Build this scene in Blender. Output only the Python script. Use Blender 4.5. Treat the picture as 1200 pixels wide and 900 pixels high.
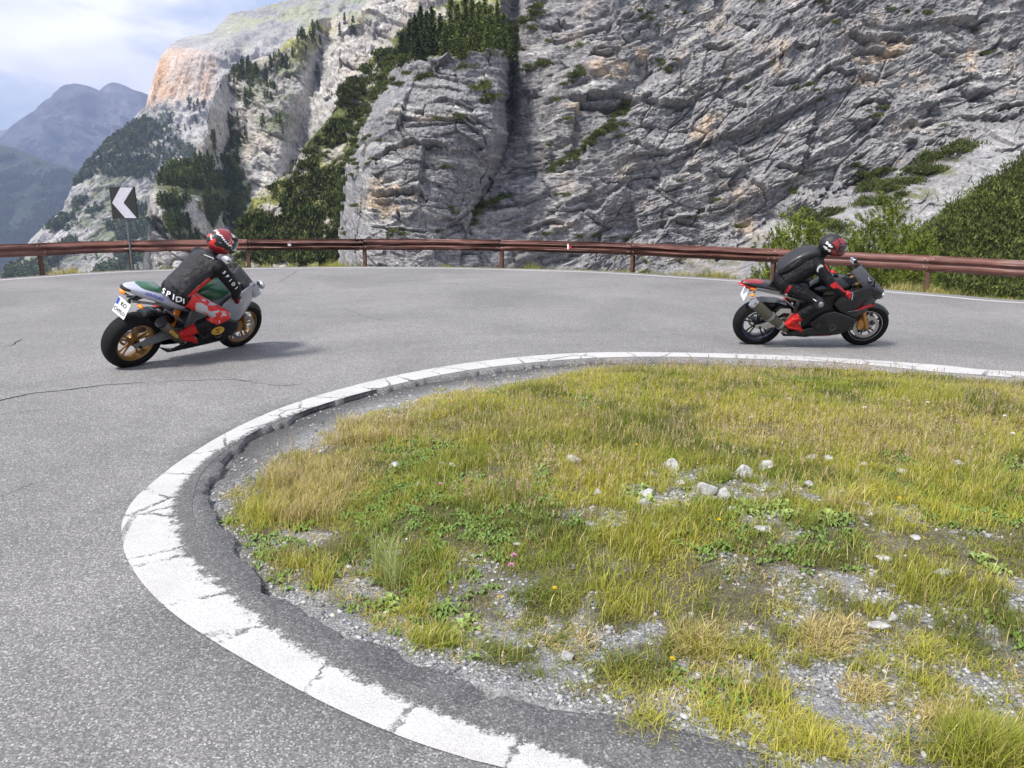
import bpy, bmesh, math, random
import numpy as np
from mathutils import Vector, Matrix

for o in list(bpy.data.objects): bpy.data.objects.remove(o)
SC = bpy.context.scene
COL = SC.collection
rad = math.radians

# ------------------------------------------------------------------ camera
F, H = 900.0, 1.85
PITCH = math.atan(209 / 900)
cd = bpy.data.cameras.new('camera'); cam = bpy.data.objects.new('camera', cd); COL.objects.link(cam)
cd.sensor_width = 36; cd.lens = 36 * F / 1200; cd.clip_start = 0.05; cd.clip_end = 60000
cam.location = (0, 0, H); cam.rotation_euler = (math.pi / 2 - PITCH, 0, 0)
SC.camera = cam
SC.render.resolution_x, SC.render.resolution_y = 1024, 768

# ------------------------------------------------------------------ sky and sun
SUN_EL, SUN_AZ = rad(54), rad(-130)      # azimuth from +Y, negative = left
w = bpy.data.worlds.new('World'); SC.world = w; w.use_nodes = True
nt = w.node_tree; N = nt.nodes; L = nt.links
N.clear()
def wn(t, **k):
    n = N.new(t)
    for a, b in k.items(): setattr(n, a, b)
    return n
sky = wn('ShaderNodeTexSky', sky_type='NISHITA', sun_disc=False)
sky.sun_elevation = SUN_EL; sky.sun_rotation = SUN_AZ; sky.air_density = 1.3; sky.dust_density = 0.5; sky.altitude = 1800
tc = wn('ShaderNodeTexCoord')
mp = wn('ShaderNodeMapping'); mp.inputs['Scale'].default_value = (1.0, 1.0, 2.4); mp.inputs['Location'].default_value = (0.35, 0.1, 0.22)
nz = wn('ShaderNodeTexNoise'); nz.inputs['Scale'].default_value = 3.4; nz.inputs['Detail'].default_value = 9; nz.inputs['Roughness'].default_value = 0.56; nz.inputs['Distortion'].default_value = 0.25
cr = wn('ShaderNodeValToRGB'); cr.color_ramp.elements[0].position = 0.43; cr.color_ramp.elements[1].position = 0.56
nz2 = wn('ShaderNodeTexNoise'); nz2.inputs['Scale'].default_value = 7; nz2.inputs['Detail'].default_value = 6
cr2 = wn('ShaderNodeValToRGB'); cr2.color_ramp.elements[0].position = 0.3; cr2.color_ramp.elements[1].position = 0.7
cr2.color_ramp.elements[0].color = (8.6, 8.8, 9.8, 1); cr2.color_ramp.elements[1].color = (16.0, 15.4, 15.0, 1)
mx = wn('ShaderNodeMix', data_type='RGBA')
tint = wn('ShaderNodeMix', data_type='RGBA', blend_type='MIX'); tint.inputs[0].default_value = 0.5
tint.inputs[7].default_value = (6.4, 7.7, 11.0, 1)
bg = wn('ShaderNodeBackground'); bg.inputs[1].default_value = 0.066
wo = wn('ShaderNodeOutputWorld')
L.new(tc.outputs['Generated'], mp.inputs[0]); L.new(mp.outputs[0], nz.inputs['Vector']); L.new(mp.outputs[0], nz2.inputs['Vector'])
L.new(nz.outputs[0], cr.inputs[0]); L.new(nz2.outputs[0], cr2.inputs[0])
L.new(sky.outputs[0], tint.inputs[6]); L.new(tint.outputs[2], mx.inputs[6])
L.new(cr.outputs[0], mx.inputs[0]); L.new(cr2.outputs[0], mx.inputs[7])
L.new(mx.outputs[2], bg.inputs[0]); L.new(bg.outputs[0], wo.inputs[0])
sd = bpy.data.lights.new('sun', 'SUN'); sun = bpy.data.objects.new('sun', sd); COL.objects.link(sun)
sd.energy = 3.7; sd.angle = rad(11); sd.color = (1.0, 0.955, 0.89)
sdir = Vector((math.sin(SUN_AZ) * math.cos(SUN_EL), math.cos(SUN_AZ) * math.cos(SUN_EL), math.sin(SUN_EL)))
sun.rotation_euler = sdir.to_track_quat('Z', 'Y').to_euler()
SC.view_settings.view_transform = 'Standard'; SC.view_settings.look = 'None'
SC.view_settings.exposure = 0.82; SC.view_settings.gamma = 1; SC.view_settings.use_curve_mapping = False
SC.render.engine = 'CYCLES'
SC.cycles.max_bounces = 6; SC.cycles.transparent_max_bounces = 8; SC.cycles.volume_bounces = 0

# ------------------------------------------------------------------ helpers
def G(px, py, z=0.0):
    """ground point seen at a pixel of the 1200x900 photograph"""
    x = (px - 600) / F; y = (450 - py) / F
    d = (x, math.cos(PITCH) + y * math.sin(PITCH), -math.sin(PITCH) + y * math.cos(PITCH))
    t = (z - H) / d[2]
    return (d[0] * t, d[1] * t, z)
def Pd(px, py, Y):
    """points at forward distance Y (arrays)"""
    px = np.asarray(px, float); py = np.asarray(py, float)
    x = (px - 600) / F; y = (450 - py) / F
    dy = math.cos(PITCH) + y * math.sin(PITCH); dz = -math.sin(PITCH) + y * math.cos(PITCH)
    t = Y / dy
    return np.stack([x * t, np.broadcast_to(Y, np.shape(t)) * 1.0, H + dz * t], -1)

rng = np.random.default_rng(7)
random.seed(7)
def _h(ix, iy, iz, s):
    n = (ix.astype(np.uint32) * np.uint32(374761393) + iy.astype(np.uint32) * np.uint32(668265263) + iz.astype(np.uint32) * np.uint32(2147483647 % 4294967291) + np.uint32((s * 974711 + 12345) & 0xffffffff))
    n = (n ^ (n >> np.uint32(13))) * np.uint32(1274126177)
    n = (n ^ (n >> np.uint32(15))) * np.uint32(2246822519)
    n = n ^ (n >> np.uint32(16))
    return (n & np.uint32(0xffffff)).astype(np.float32) / np.float32(16777215.0)
def hash1(i, s=0):
    i = np.floor(i).astype(np.int64); z = np.zeros_like(i)
    return _h(i, z, z, s)
def vn(x, y, s=0):
    """value noise 2D, -1..1"""
    x = np.asarray(x, np.float64); y = np.asarray(y, np.float64)
    ix = np.floor(x); iy = np.floor(y); fx = (x - ix); fy = (y - iy)
    fx = fx * fx * fx * (fx * (fx * 6 - 15) + 10); fy = fy * fy * fy * (fy * (fy * 6 - 15) + 10)
    ix = ix.astype(np.int64); iy = iy.astype(np.int64); z = np.zeros_like(ix)
    a = _h(ix, iy, z, s); b = _h(ix + 1, iy, z, s); c = _h(ix, iy + 1, z, s); d = _h(ix + 1, iy + 1, z, s)
    return ((a * (1 - fx) + b * fx) * (1 - fy) + (c * (1 - fx) + d * fx) * fy) * 2 - 1
def fbm(x, y, o=4, s=0, g=0.5, l=2.03):
    r = 0; a = 1.0; t = 0
    for k in range(o):
        ca, sa = math.cos(0.6 * k + .3), math.sin(0.6 * k + .3)
        r = r + a * vn(x * ca - y * sa + 17.3 * k, x * sa + y * ca - 9.1 * k, s + k); t += a
        a *= g; x = x * l; y = y * l
    return r / t
def ridged(x, y, o=4, s=0, g=0.55):
    r = 0; a = 1.0; t = 0
    for k in range(o):
        r = r + a * (1 - 2 * np.abs(vn(x + 5.7 * k, y - 3.3 * k, s + k))); t += a
        a *= g; x = x * 2.07; y = y * 2.07
    return r / t
def voro(x, y, s=0):
    """returns plane-facet value, random per cell, border distance (F2-F1)"""
    ix = np.floor(x).astype(np.int64); iy = np.floor(y).astype(np.int64); z = np.zeros_like(ix)
    d1 = np.full(x.shape, 9.0); d2 = np.full(x.shape, 9.0); fac = np.zeros(x.shape); rnd = np.zeros(x.shape)
    for a in (-1, 0, 1):
        for b in (-1, 0, 1):
            cx = ix + a; cy = iy + b
            jx = cx + _h(cx, cy, z, s); jy = cy + _h(cx, cy, z, s + 1)
            dx = x - jx; dy = y - jy; d = dx * dx + dy * dy
            tx = _h(cx, cy, z, s + 2) * 2 - 1; ty = _h(cx, cy, z, s + 3) * 2 - 1; rr = _h(cx, cy, z, s + 4)
            f = dx * tx + dy * ty + (rr - .5) * .8
            m = d < d1
            d2 = np.where(m, d1, np.minimum(d2, d)); fac = np.where(m, f, fac); rnd = np.where(m, rr, rnd); d1 = np.where(m, d, d1)
    return fac, rnd, np.sqrt(d2) - np.sqrt(d1)
def sstep(a, b, x):
    t = np.clip((x - a) / (b - a), 0, 1); return t * t * (3 - 2 * t)
def segdist(px, py, pts, signed=False):
    """distance to polyline; sign by side of the nearest segment"""
    best = np.full(np.shape(px), 1e18); sg = np.ones(np.shape(px))
    for (ax, ay), (bx, by) in zip(pts[:-1], pts[1:]):
        dx, dy = bx - ax, by - ay; l2 = dx * dx + dy * dy + 1e-12
        t = np.clip(((px - ax) * dx + (py - ay) * dy) / l2, 0, 1)
        ex = px - ax - t * dx; ey = py - ay - t * dy; d = ex * ex + ey * ey
        m = d < best; best = np.where(m, d, best)
        if signed: sg = np.where(m, np.sign(dx * ey - dy * ex + 1e-15), sg)
    best = np.sqrt(best)
    return best * sg if signed else best
def inpoly(px, py, poly):
    r = np.zeros(np.shape(px), bool); n = len(poly)
    for i in range(n):
        x1, y1 = poly[i]; x2, y2 = poly[(i + 1) % n]
        if y1 == y2: continue
        c = ((y1 > py) != (y2 > py)) & (px < (x2 - x1) * (py - y1) / (y2 - y1) + x1)
        r ^= c
    return r

def mesh_np(name, V, Q=None, T=None, mat=None, parent=None, smooth=False, col=None, midx=None, uv=None):
    """fast mesh from numpy arrays of quads and triangles; col = per vertex rgb stored as 'tint'"""
    me = bpy.data.meshes.new(name)
    V = np.asarray(V, np.float32).reshape(-1, 3)
    loops = []; starts = []; n0 = 0; nf = 0; tot = []
    if Q is not None and len(Q):
        Q = np.asarray(Q, np.int32); loops.append(Q.ravel()); starts.append(np.arange(len(Q)) * 4); n0 = len(Q) * 4; nf += len(Q); tot.append(np.full(len(Q), 4))
    if T is not None and len(T):
        T = np.asarray(T, np.int32); loops.append(T.ravel()); starts.append(n0 + np.arange(len(T)) * 3); nf += len(T); tot.append(np.full(len(T), 3))
    lp = np.concatenate(loops).astype(np.int32)
    me.vertices.add(len(V)); me.vertices.foreach_set('co', V.ravel())
    me.loops.add(len(lp)); me.loops.foreach_set('vertex_index', lp)
    me.polygons.add(nf); me.polygons.foreach_set('loop_start', np.concatenate(starts).astype(np.int32))
    me.polygons.foreach_set('loop_total', np.concatenate(tot).astype(np.int32))
    if midx is not None: me.polygons.foreach_set('material_index', np.asarray(midx, np.int32))
    me.update(calc_edges=True)
    if smooth: me.polygons.foreach_set('use_smooth', np.ones(nf, bool))
    if col is not None:
        a = me.color_attributes.new('tint', 'FLOAT_COLOR', 'POINT')
        c = np.ones((len(V), 4), np.float32); c[:, :3] = col; a.data.foreach_set('color', c.ravel())
    if uv is not None:
        u = me.uv_layers.new(name='UVMap'); u.data.foreach_set('uv', np.asarray(uv, np.float32)[lp].ravel())
    for m in (mat if isinstance(mat, (list, tuple)) else [mat]):
        if m is not None: me.materials.append(m)
    o = bpy.data.objects.new(name, me); COL.objects.link(o)
    if parent is not None: o.parent = parent
    return o
def grid_quads(nr, nc):
    i = np.arange(nr - 1)[:, None] * nc + np.arange(nc - 1)[None, :]
    return np.stack([i, i + 1, i + nc + 1, i + nc], -1).reshape(-1, 4)
def structure(o): o['kind'] = 'structure'; return o
def tag(o, label, cat, group=None, kind=None):
    o['label'] = label; o['category'] = cat
    if group: o['group'] = group
    if kind: o['kind'] = kind
    return o
def empty(name, loc=(0, 0, 0), rz=0.0):
    o = bpy.data.objects.new(name, None); COL.objects.link(o); o.location = loc; o.rotation_euler = (0, 0, rz); o.empty_display_size = 0.1
    return o

class M:
    """small node material builder"""
    def __init__(s, name, rough=0.6, metal=0.0, color=(.5, .5, .5)):
        s.m = bpy.data.materials.new(name); s.m.use_nodes = True; s.n = s.m.node_tree.nodes; s.l = s.m.node_tree.links
        s.b = s.n['Principled BSDF']; s.b.inputs['Roughness'].default_value = rough; s.b.inputs['Metallic'].default_value = metal
        s.b.inputs['Base Color'].default_value = (*color, 1)
        s._tc = None
    def new(s, t, **k):
        n = s.n.new(t)
        for a, b in k.items(): setattr(n, a, b)
        return n
    def co(s, kind='Object'):
        if s._tc is None: s._tc = s.new('ShaderNodeTexCoord')
        return s._tc.outputs[kind]
    def map(s, scale=(1, 1, 1), kind='Object', rot=(0, 0, 0), loc=(0, 0, 0)):
        n = s.new('ShaderNodeMapping'); n.inputs['Scale'].default_value = scale; n.inputs['Rotation'].default_value = rot; n.inputs['Location'].default_value = loc
        s.l.new(s.co(kind), n.inputs[0]); return n.outputs[0]
    def noise(s, scale, detail=4, rough=.55, vec=None, dist=0.0):
        n = s.new('ShaderNodeTexNoise'); n.inputs['Scale'].default_value = scale; n.inputs['Detail'].default_value = detail; n.inputs['Roughness'].default_value = rough; n.inputs['Distortion'].default_value = dist
        s.l.new(vec if vec is not None else s.co(), n.inputs['Vector']); return n.outputs[0]
    def vor(s, scale, vec=None, feature='F1', out=0):
        n = s.new('ShaderNodeTexVoronoi', feature=feature); n.inputs['Scale'].default_value = scale
        s.l.new(vec if vec is not None else s.co(), n.inputs['Vector']); return n.outputs[out]
    def ramp(s, f, stops):
        n = s.new('ShaderNodeValToRGB'); e = n.color_ramp.elements
        while len(e) > 1: e.remove(e[-1])
        for i, (p, c) in enumerate(stops):
            if not hasattr(c, '__len__'): c = (c, c, c)
            if i == 0: e[0].position = p; x = e[0]
            else: x = e.new(p)
            x.color = (*c, 1)
        s.l.new(f, n.inputs[0]); return n.outputs[0]
    def mix(s, f, a, b, mode='MIX'):
        n = s.new('ShaderNodeMix', data_type='RGBA', blend_type=mode)
        for v, i in ((f, 0), (a, 6), (b, 7)):
            if hasattr(v, 'links'): s.l.new(v, n.inputs[i])
            elif i == 0: n.inputs[0].default_value = v
            else: n.inputs[i].default_value = (*v, 1)
        return n.outputs[2]
    def math(s, op, a, b=0.0, clamp=False):
        n = s.new('ShaderNodeMath', operation=op, use_clamp=clamp)
        for i, v in enumerate((a, b)):
            if hasattr(v, 'links'): s.l.new(v, n.inputs[i])
            else: n.inputs[i].default_value = v
        return n.outputs[0]
    def attr(s, name='tint'):
        n = s.new('ShaderNodeAttribute', attribute_name=name); return n.outputs[0]
    def color(s, c): s.l.new(c, s.b.inputs['Base Color']); return s
    def rough(s, c): s.l.new(c, s.b.inputs['Roughness']); return s
    def bump(s, h, strength=.5, dist=.01):
        n = s.new('ShaderNodeBump'); n.inputs['Strength'].default_value = strength; n.inputs['Distance'].default_value = dist
        s.l.new(h, n.inputs['Height']); s.l.new(n.outputs[0], s.b.inputs['Normal']); return s

def text_mesh(txt, size, mat, name, extrude=0.0008, align='CENTER', shear=0.0, parent=None, xscale=1.0, offset=0.0):
    cu = bpy.data.curves.new('writing', 'FONT'); cu.body = txt; cu.size = size; cu.extrude = extrude; cu.align_x = align; cu.align_y = 'CENTER'; cu.shear = shear; cu.offset = offset
    t = bpy.data.objects.new('writing', cu); COL.objects.link(t)
    bpy.context.view_layer.update()
    me = bpy.data.meshes.new_from_object(t.evaluated_get(bpy.context.evaluated_depsgraph_get()))
    bpy.data.objects.remove(t)
    if xscale != 1:
        for v in me.vertices: v.co.x *= xscale
    me.materials.clear(); me.materials.append(mat)
    o = bpy.data.objects.new(name, me); COL.objects.link(o)
    if parent: o.parent = parent
    return o
# ------------------------------------------------------------------ road materials
def asphalt_color(m, base=1.0):
    m._w = m.map((1, 1, 1), rot=(.5, .35, .65), loc=(0, 0, .0137))
    a = m.vor(140, vec=m._w, out=1)                                  # aggregate stones
    g = m.new('ShaderNodeSeparateColor'); m.l.new(a, g.inputs[0])
    st = m.ramp(g.outputs[0], [(0, (.030 * base, .029 * base, .030 * base)), (.45, (.087 * base, .083 * base, .080 * base)), (.78, (.152 * base, .146 * base, .140 * base)), (.93, (.24 * base, .235 * base, .225 * base)), (1, (.38 * base, .37 * base, .35 * base))])
    fine = m.noise(230, 3, .65, vec=m._w)
    st = m.mix(.40, st, m.ramp(fine, [(.3, .05 * base), (.72, .20 * base)]))
    big = m.noise(.35, 5, .6, dist=.6)
    st = m.mix(1.0, st, m.ramp(big, [(.3, (.80, .795, .80)), (.7, (1.18, 1.17, 1.17))]), 'MULTIPLY')
    mid = m.noise(4.5, 5, .65)
    st = m.mix(1.0, st, m.ramp(mid, [(.3, .93), (.7, 1.07)]), 'MULTIPLY')
    return st, a
ROADTONE = 1.6
m = M('asphalt', .86); c, a = asphalt_color(m, ROADTONE)
m.color(c); m.b.inputs['Specular IOR Level'].default_value = .3
m.bump(m.noise(110, 3, .6, vec=m._w), .35, .004); ASPH = m.m
m = M('old_asphalt', .9); c, a = asphalt_color(m, 1.15)
c = m.mix(m.ramp(m.noise(2.6, 6, .65), [(.45, 0), (.6, 1)]), c, (.055, .053, .052)); m.color(c)
m.bump(m.math('ADD', m.vor(120), m.noise(25, 5, .6)), .8, .012); OLDASPH = m.m

def paint_mat(name, wear):
    m = M(name, .7); c, a = asphalt_color(m, ROADTONE)
    sep = m.new('ShaderNodeSeparateXYZ'); m.l.new(m.co('UV'), sep.inputs[0])
    u, v = sep.outputs[0], sep.outputs[1]
    n1 = m.noise(16, 8, .72, vec=m.map((1, 1, 1)))
    n2 = m.noise(90, 4, .6)
    n3 = m.noise(1.1, 3, .5)
    nn = m.math('ADD', m.math('MULTIPLY', n1, .62), m.math('ADD', m.math('MULTIPLY', n2, .25), m.math('MULTIPLY', n3, .35)))
    # v = 0 outer edge .. 1 inner edge; threshold grows with v
    edge = m.math('MULTIPLY', m.math('SUBTRACT', v, wear[0]), wear[1], True)
    so = m.new('ShaderNodeSeparateXYZ'); m.l.new(m.co('Object'), so.inputs[0])
    if wear[3]: edge = m.math('MULTIPLY', edge, m.math('ADD', .35, m.math('MULTIPLY', m.math('MULTIPLY', m.math('SUBTRACT', 8.0, so.outputs[1]), .4, True), .65)))
    e0 = m.math('SUBTRACT', 1.0, m.math('MULTIPLY', v, 60.0, True))
    thr = m.math('ADD', m.math('MULTIPLY', edge, wear[2]), m.math('ADD', m.math('MULTIPLY', e0, .24), .045))
    vo = m.new('ShaderNodeTexVoronoi', feature='DISTANCE_TO_EDGE'); vo.inputs['Scale'].default_value = 1.0
    cmb = m.new('ShaderNodeCombineXYZ'); m.l.new(m.math('ADD', m.math('MULTIPLY', u, 1.9), m.math('MULTIPLY', n1, .35)), cmb.inputs[0]); m.l.new(m.math('MULTIPLY', v, .35), cmb.inputs[1])
    m.l.new(cmb.outputs[0], vo.inputs['Vector'])
    crack = m.math('LESS_THAN', vo.outputs[0], .014)
    crack = m.math('MULTIPLY', crack, wear[3])
    mask = m.ramp(m.math('SUBTRACT', m.math('SUBTRACT', nn, thr), m.math('MULTIPLY', crack, .35)), [(.26, 0), (.335, 1)])
    pc = m.ramp(n2, [(.3, (.41, .40, .39)), (.7, (.56, .55, .538))])
    pc = m.mix(m.ramp(m.noise(3, 5, .7), [(.4, 0), (.75, .5)]), pc, (.33, .32, .305)); pc = m.mix(m.ramp(m.noise(150, 3, .6), [(.58, 0), (.68, .55)]), pc, c)
    if wear[3]:
        crumb = m.ramp(m.math('ADD', m.math('MULTIPLY', v, .9), m.math('MULTIPLY', n1, .7)), [(.62, 1.0), (.95, .60)]); c = m.mix(1.0, c, crumb, 'MULTIPLY')
    m.color(m.mix(mask, c, pc)); m.bump(m.math('ADD', m.vor(170), m.math('ADD', m.noise(60, 4, .6), mask)), .5, .005)
    return m.m
PAINT_IN = paint_mat('worn_white_paint', (.36, 1.9, .40, .8))
PAINT_FAR = paint_mat('white_paint', (.9, 5, .25, .0))

# ------------------------------------------------------------------ road outline
def spline(pts, n=8):
    """Catmull-Rom through 2D points"""
    p = [np.array(q[:2], float) for q in pts]; p = [2 * p[0] - p[1]] + p + [2 * p[-1] - p[-2]]
    out = []
    for i in range(1, len(p) - 2):
        for k in range(n):
            t = k / n; a, b, c, d = p[i - 1], p[i], p[i + 1], p[i + 2]
            out.append(.5 * ((2 * b) + (-a + c) * t + (2 * a - 5 * b + 4 * c - d) * t * t + (-a + 3 * b - 3 * c + d) * t ** 3))
    out.append(p[-2]); return np.array(out)
def resample(P, step):
    d = np.r_[0, np.cumsum(np.linalg.norm(np.diff(P, axis=0), axis=1))]
    n = max(2, int(d[-1] / step)); t = np.linspace(0, d[-1], n)
    return np.stack([np.interp(t, d, P[:, 0]), np.interp(t, d, P[:, 1])], 1)
ln_out = [(1200, 436), (1100, 428), (1000, 421), (900, 416), (800, 413.5), (715, 413), (640, 416), (560, 424), (480, 437), (400, 456), (330, 478), (270, 505), (215, 538), (180, 565), (157, 586), (145, 607), (142, 626), (146, 648), (157, 670), (172, 690), (194, 712), (224, 735), (280, 770), (373, 821), (467, 863), (551, 891), (640, 918)]
ln_in = [(1200, 443), (1000, 426.5), (900, 421.5), (800, 418.5), (715, 419), (640, 423.5), (560, 432.5), (500, 443), (440, 456.5), (380, 473.5), (330, 492), (290, 511), (258, 533), (236, 556), (226, 585), (228, 612), (240, 640), (262, 668), (300, 702), (350, 738), (410, 772), (500, 812), (600, 850), (740, 902), (820, 930)]
lip = [(1200, 446), (1100, 437), (1000, 429), (900, 424), (800, 421), (715, 420.5), (680, 422), (625, 426), (549, 437), (500, 444), (456, 453), (380, 472), (342, 489), (304, 505), (275, 524), (252, 552), (241, 586), (256, 611), (271, 636), (300, 668), (338, 700), (389, 733), (430, 755), (473, 772), (520, 792), (570, 806), (646, 828), (745, 842), (827, 860), (897, 886), (940, 905)]
def world_line(px, head, tail, step=.04):
    P = np.array([G(*q)[:2] for q in px]); P = np.vstack([np.array(head).reshape(-1, 2), P, np.array(tail).reshape(-1, 2)])
    return resample(spline(P), step)
LO = world_line(ln_out, [(24, 3.6), (14, 6.9), (9, 8.0)], [(1.4, 1.5), (5, 1.0), (14, -.4)])
LI = world_line(ln_in, [(24, 3.3), (14, 6.6), (9, 7.8)], [(2.2, 1.7), (5.5, 1.25), (14, -.1)])
LP = world_line(lip, [(24, 3.1), (14, 6.5), (9, 7.6)], [(1.9, 2.05), (5.5, 1.5), (14, .2)], .03)
# make the broken edge ragged
t = np.arange(len(LP)) * .03
tan = np.gradient(LP, axis=0); tan /= np.linalg.norm(tan, axis=1)[:, None]; nrm = np.stack([-tan[:, 1], tan[:, 0]], 1)
LPj = LP + nrm * (.05 * fbm(t * 1.3, t * 0, 3, 3) + .045 * vn(t * 5, t * 0, 9) * (.4 + .6 * np.abs(vn(t * .8, t * 0, 4))) + .020 * vn(t * 17, t * 0, 5))[:, None]
out_px = [(0, 328), (50, 324.5), (100, 321), (155, 318), (250, 315.5), (350, 314), (430, 313.7), (520, 314.2), (600, 316), (700, 319), (800, 325), (900, 331.5), (1000, 338.5), (1100, 346.5), (1200, 354.5)]
def closed(R):
    P = np.array([G(*q)[:2] for q in out_px]); return P
OUT = np.array([G(*q)[:2] for q in out_px])
OUT = np.vstack([[(-9, -14), (-13.5, -4), (-15.2, 5), (-15.4, 12), (-14.6, 17)], OUT, [(13.2, 14.0), (18, 11.5), (26, 8.5)]])
OUT = resample(spline(OUT), .15)
tan = np.gradient(OUT, axis=0); tan /= np.linalg.norm(tan, axis=1)[:, None]; onr = np.stack([-tan[:, 1], tan[:, 0]], 1)   # points outwards (left of travel: check)
if np.dot(onr[len(onr) // 2], (0, 1)) < 0: onr = -onr
EDGE = OUT + onr * .45

from mathutils.geometry import delaunay_2d_cdt
def poly_sheet(name, P, z, mat, lipdepth=0.0, nlip=0):
    n0 = len(P); A = np.asarray(P); hx = np.arange(A[:, 0].min(), A[:, 0].max(), .7); hy = np.arange(A[:, 1].min(), A[:, 1].max(), .6)
    gx_, gy_ = np.meshgrid(hx, hy); gx_ = gx_ + .25 * vn(gx_ * 3, gy_ * 3, 1); gy_ = gy_ + .25 * vn(gx_ * 3 + 9, gy_ * 3, 2); gx_, gy_ = gx_.ravel(), gy_.ravel()
    k = inpoly(gx_, gy_, [tuple(q) for q in A]) & (segdist(gx_, gy_, [tuple(q) for q in A[::4]] + [tuple(A[0])]) > .12)
    pts = [Vector(q) for q in A] + [Vector((a, b)) for a, b in zip(gx_[k], gy_[k])]
    r_ = delaunay_2d_cdt(pts, [(i, (i + 1) % n0) for i in range(n0)], [], 1, 1e-6)
    V3 = [(v.x, v.y, z) for v in r_[0]]; T = [tuple(f) for f in r_[2] if len(f) == 3]
    Q = []
    if lipdepth:
        b = len(V3); V3 += [(p[0] + 0, p[1], z - lipdepth) for p in P[:nlip]]
        Q = [(i, i + 1, b + i + 1, b + i) for i in range(nlip - 1)]
    o = mesh_np(name, V3, Q, T, mat)
    bm = bmesh.new(); bm.from_mesh(o.data); bmesh.ops.recalc_face_normals(bm, faces=bm.faces)
    up = sum(f.normal.z * f.calc_area() for f in bm.faces)
    if up < 0: bmesh.ops.reverse_faces(bm, faces=bm.faces)
    bm.to_mesh(o.data); bm.free(); return o
road_poly = np.vstack([LPj, [(14, -14)], EDGE[::1]])
road = structure(poly_sheet('road', road_poly, 0.0, ASPH, .12, len(LPj)))

def strip(name, A, B, z, mat):
    """strip between two lines matched by fraction"""
    n = int(max(np.sum(np.linalg.norm(np.diff(A, axis=0), axis=1)), 1) / .05)
    def rs(P):
        d = np.r_[0, np.cumsum(np.linalg.norm(np.diff(P, axis=0), axis=1))]; t = np.linspace(0, d[-1], n)
        return np.stack([np.interp(t, d, P[:, 0]), np.interp(t, d, P[:, 1])], 1), t
    a, ta = rs(A)
    # nearest points of B so the strip does not shear
    b = np.array([B[np.argmin(((B - q) ** 2).sum(1))] for q in a])
    k = 4; rows = [a + (b - a) * (j / k) for j in range(k + 1)]
    V = np.concatenate([np.c_[r, np.full(len(r), z)] for r in rows]); uv = np.concatenate([np.c_[ta, np.full(len(ta), j / k)] for j in range(k + 1)])
    return structure(mesh_np(name, V, grid_quads(k + 1, n), None, mat, uv=uv))
strip('inner_white_line', LO, LI, .004, PAINT_IN)
io = slice(20, len(OUT) - 5)
strip('outer_white_line', OUT[io] - onr[io] * .0, OUT[io] - onr[io] * .17, .004, PAINT_FAR)

# cracks in the asphalt
CR = M('crack_tar', .95, color=(.018, .017, .017)).m
def crack(px, wd=.012, seed=0):
    P = resample(np.array([G(*q)[:2] for q in px]), .03); n = len(P); t = np.arange(n) * .03
    tn = np.gradient(P, axis=0); tn /= np.linalg.norm(tn, axis=1)[:, None] + 1e-9; nn = np.stack([-tn[:, 1], tn[:, 0]], 1)
    c = P + nn * (.07 * fbm(t * 1.5, t * 0, 4, seed, .6) + .012 * vn(t * 14, t * 0, seed))[:, None]
    ww = wd * (.5 + .5 * np.abs(vn(t * 4, t * 0, seed + 3))) * np.minimum(1, np.minimum(np.arange(n), n - 1 - np.arange(n)) / 12 + .15)
    V = np.concatenate([np.c_[c + nn * ww[:, None], np.full(n, .003)], np.c_[c - nn * ww[:, None], np.full(n, .003)]])
    return structure(mesh_np('road_crack', V, grid_quads(2, n), None, CR))
crack([(-40, 474), (0, 470), (30, 462), (80, 457), (130, 451), (170, 449)], .016, 1)
crack([(170, 449), (215, 446), (260, 445), (310, 447)], .006, 2)
crack([(0, 407), (14, 404), (25, 397)], .016, 3)
crack([(258, 440), (290, 447), (335, 452), (370, 447)], .005, 4)
crack([(180, 347), (120, 352), (60, 360)], .004, 5)
crack([(325, 331), (342, 322), (347, 317)], .01, 6)
crack([(578, 402), (640, 405), (700, 404)], .004, 7)
crack([(400, 360), (430, 372), (470, 378), (520, 380)], .005, 9)
crack([(60, 560), (20, 575), (-20, 590)], .004, 10)
crack([(620, 345), (700, 352), (780, 350)], .004, 11)
crack([(0, 745), (30, 740), (52, 744)], .003, 12)
crack([(0, 486), (40, 482), (60, 478)], .007, 8)

# ------------------------------------------------------------------ outer verge, slope and valley floor
m = M('verge_soil', .95); n_ = m.noise(3, 8, .7)
m.color(m.ramp(n_, [(.3, (.10, .095, .075)), (.5, (.19, .18, .15)), (.7, (.30, .29, .265))])); m.bump(m.noise(30, 6, .7), .8, .03); SOIL = m.m
offs = [0.44, .6, .8, 1.0, 1.25, 1.6, 3, 6, 14, 40, 90]; zs = [-.02, -.05, -.07, -.10, -.25, -.8, -3.2, -8, -20, -60, -200]
rows = []
tt = np.arange(len(OUT)) * .15
for k, (a_, z_) in enumerate(zip(offs, zs)):
    a2 = a_ + (0 if k == 0 else .06 * fbm(tt * 1.1, tt * 0 + k, 3, 40 + k))
    rows.append(np.c_[OUT + onr * (np.ones(len(OUT)) * a2)[:, None], z_ + (0 if k == 0 else 1) * .03 * fbm(tt * 2, tt * 0 + k, 3, 60 + k)])
# keep distant rows from crossing in the concave parts: fine for a convex outer curve
V = np.concatenate(rows)
structure(mesh_np('embankment', V, grid_quads(len(rows), len(OUT)), None, SOIL, smooth=True))
m = M('valley_ground', .95); m.color(m.ramp(m.noise(.004, 8, .7), [(.35, (.05, .075, .03)), (.6, (.16, .16, .12))])); VAL = m.m
structure(mesh_np('valley_floor', [(-14000, -3000, -350), (14000, -3000, -350), (14000, 14000, -350), (-14000, 14000, -350)], [(0, 1, 2, 3)], None, VAL))

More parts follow.
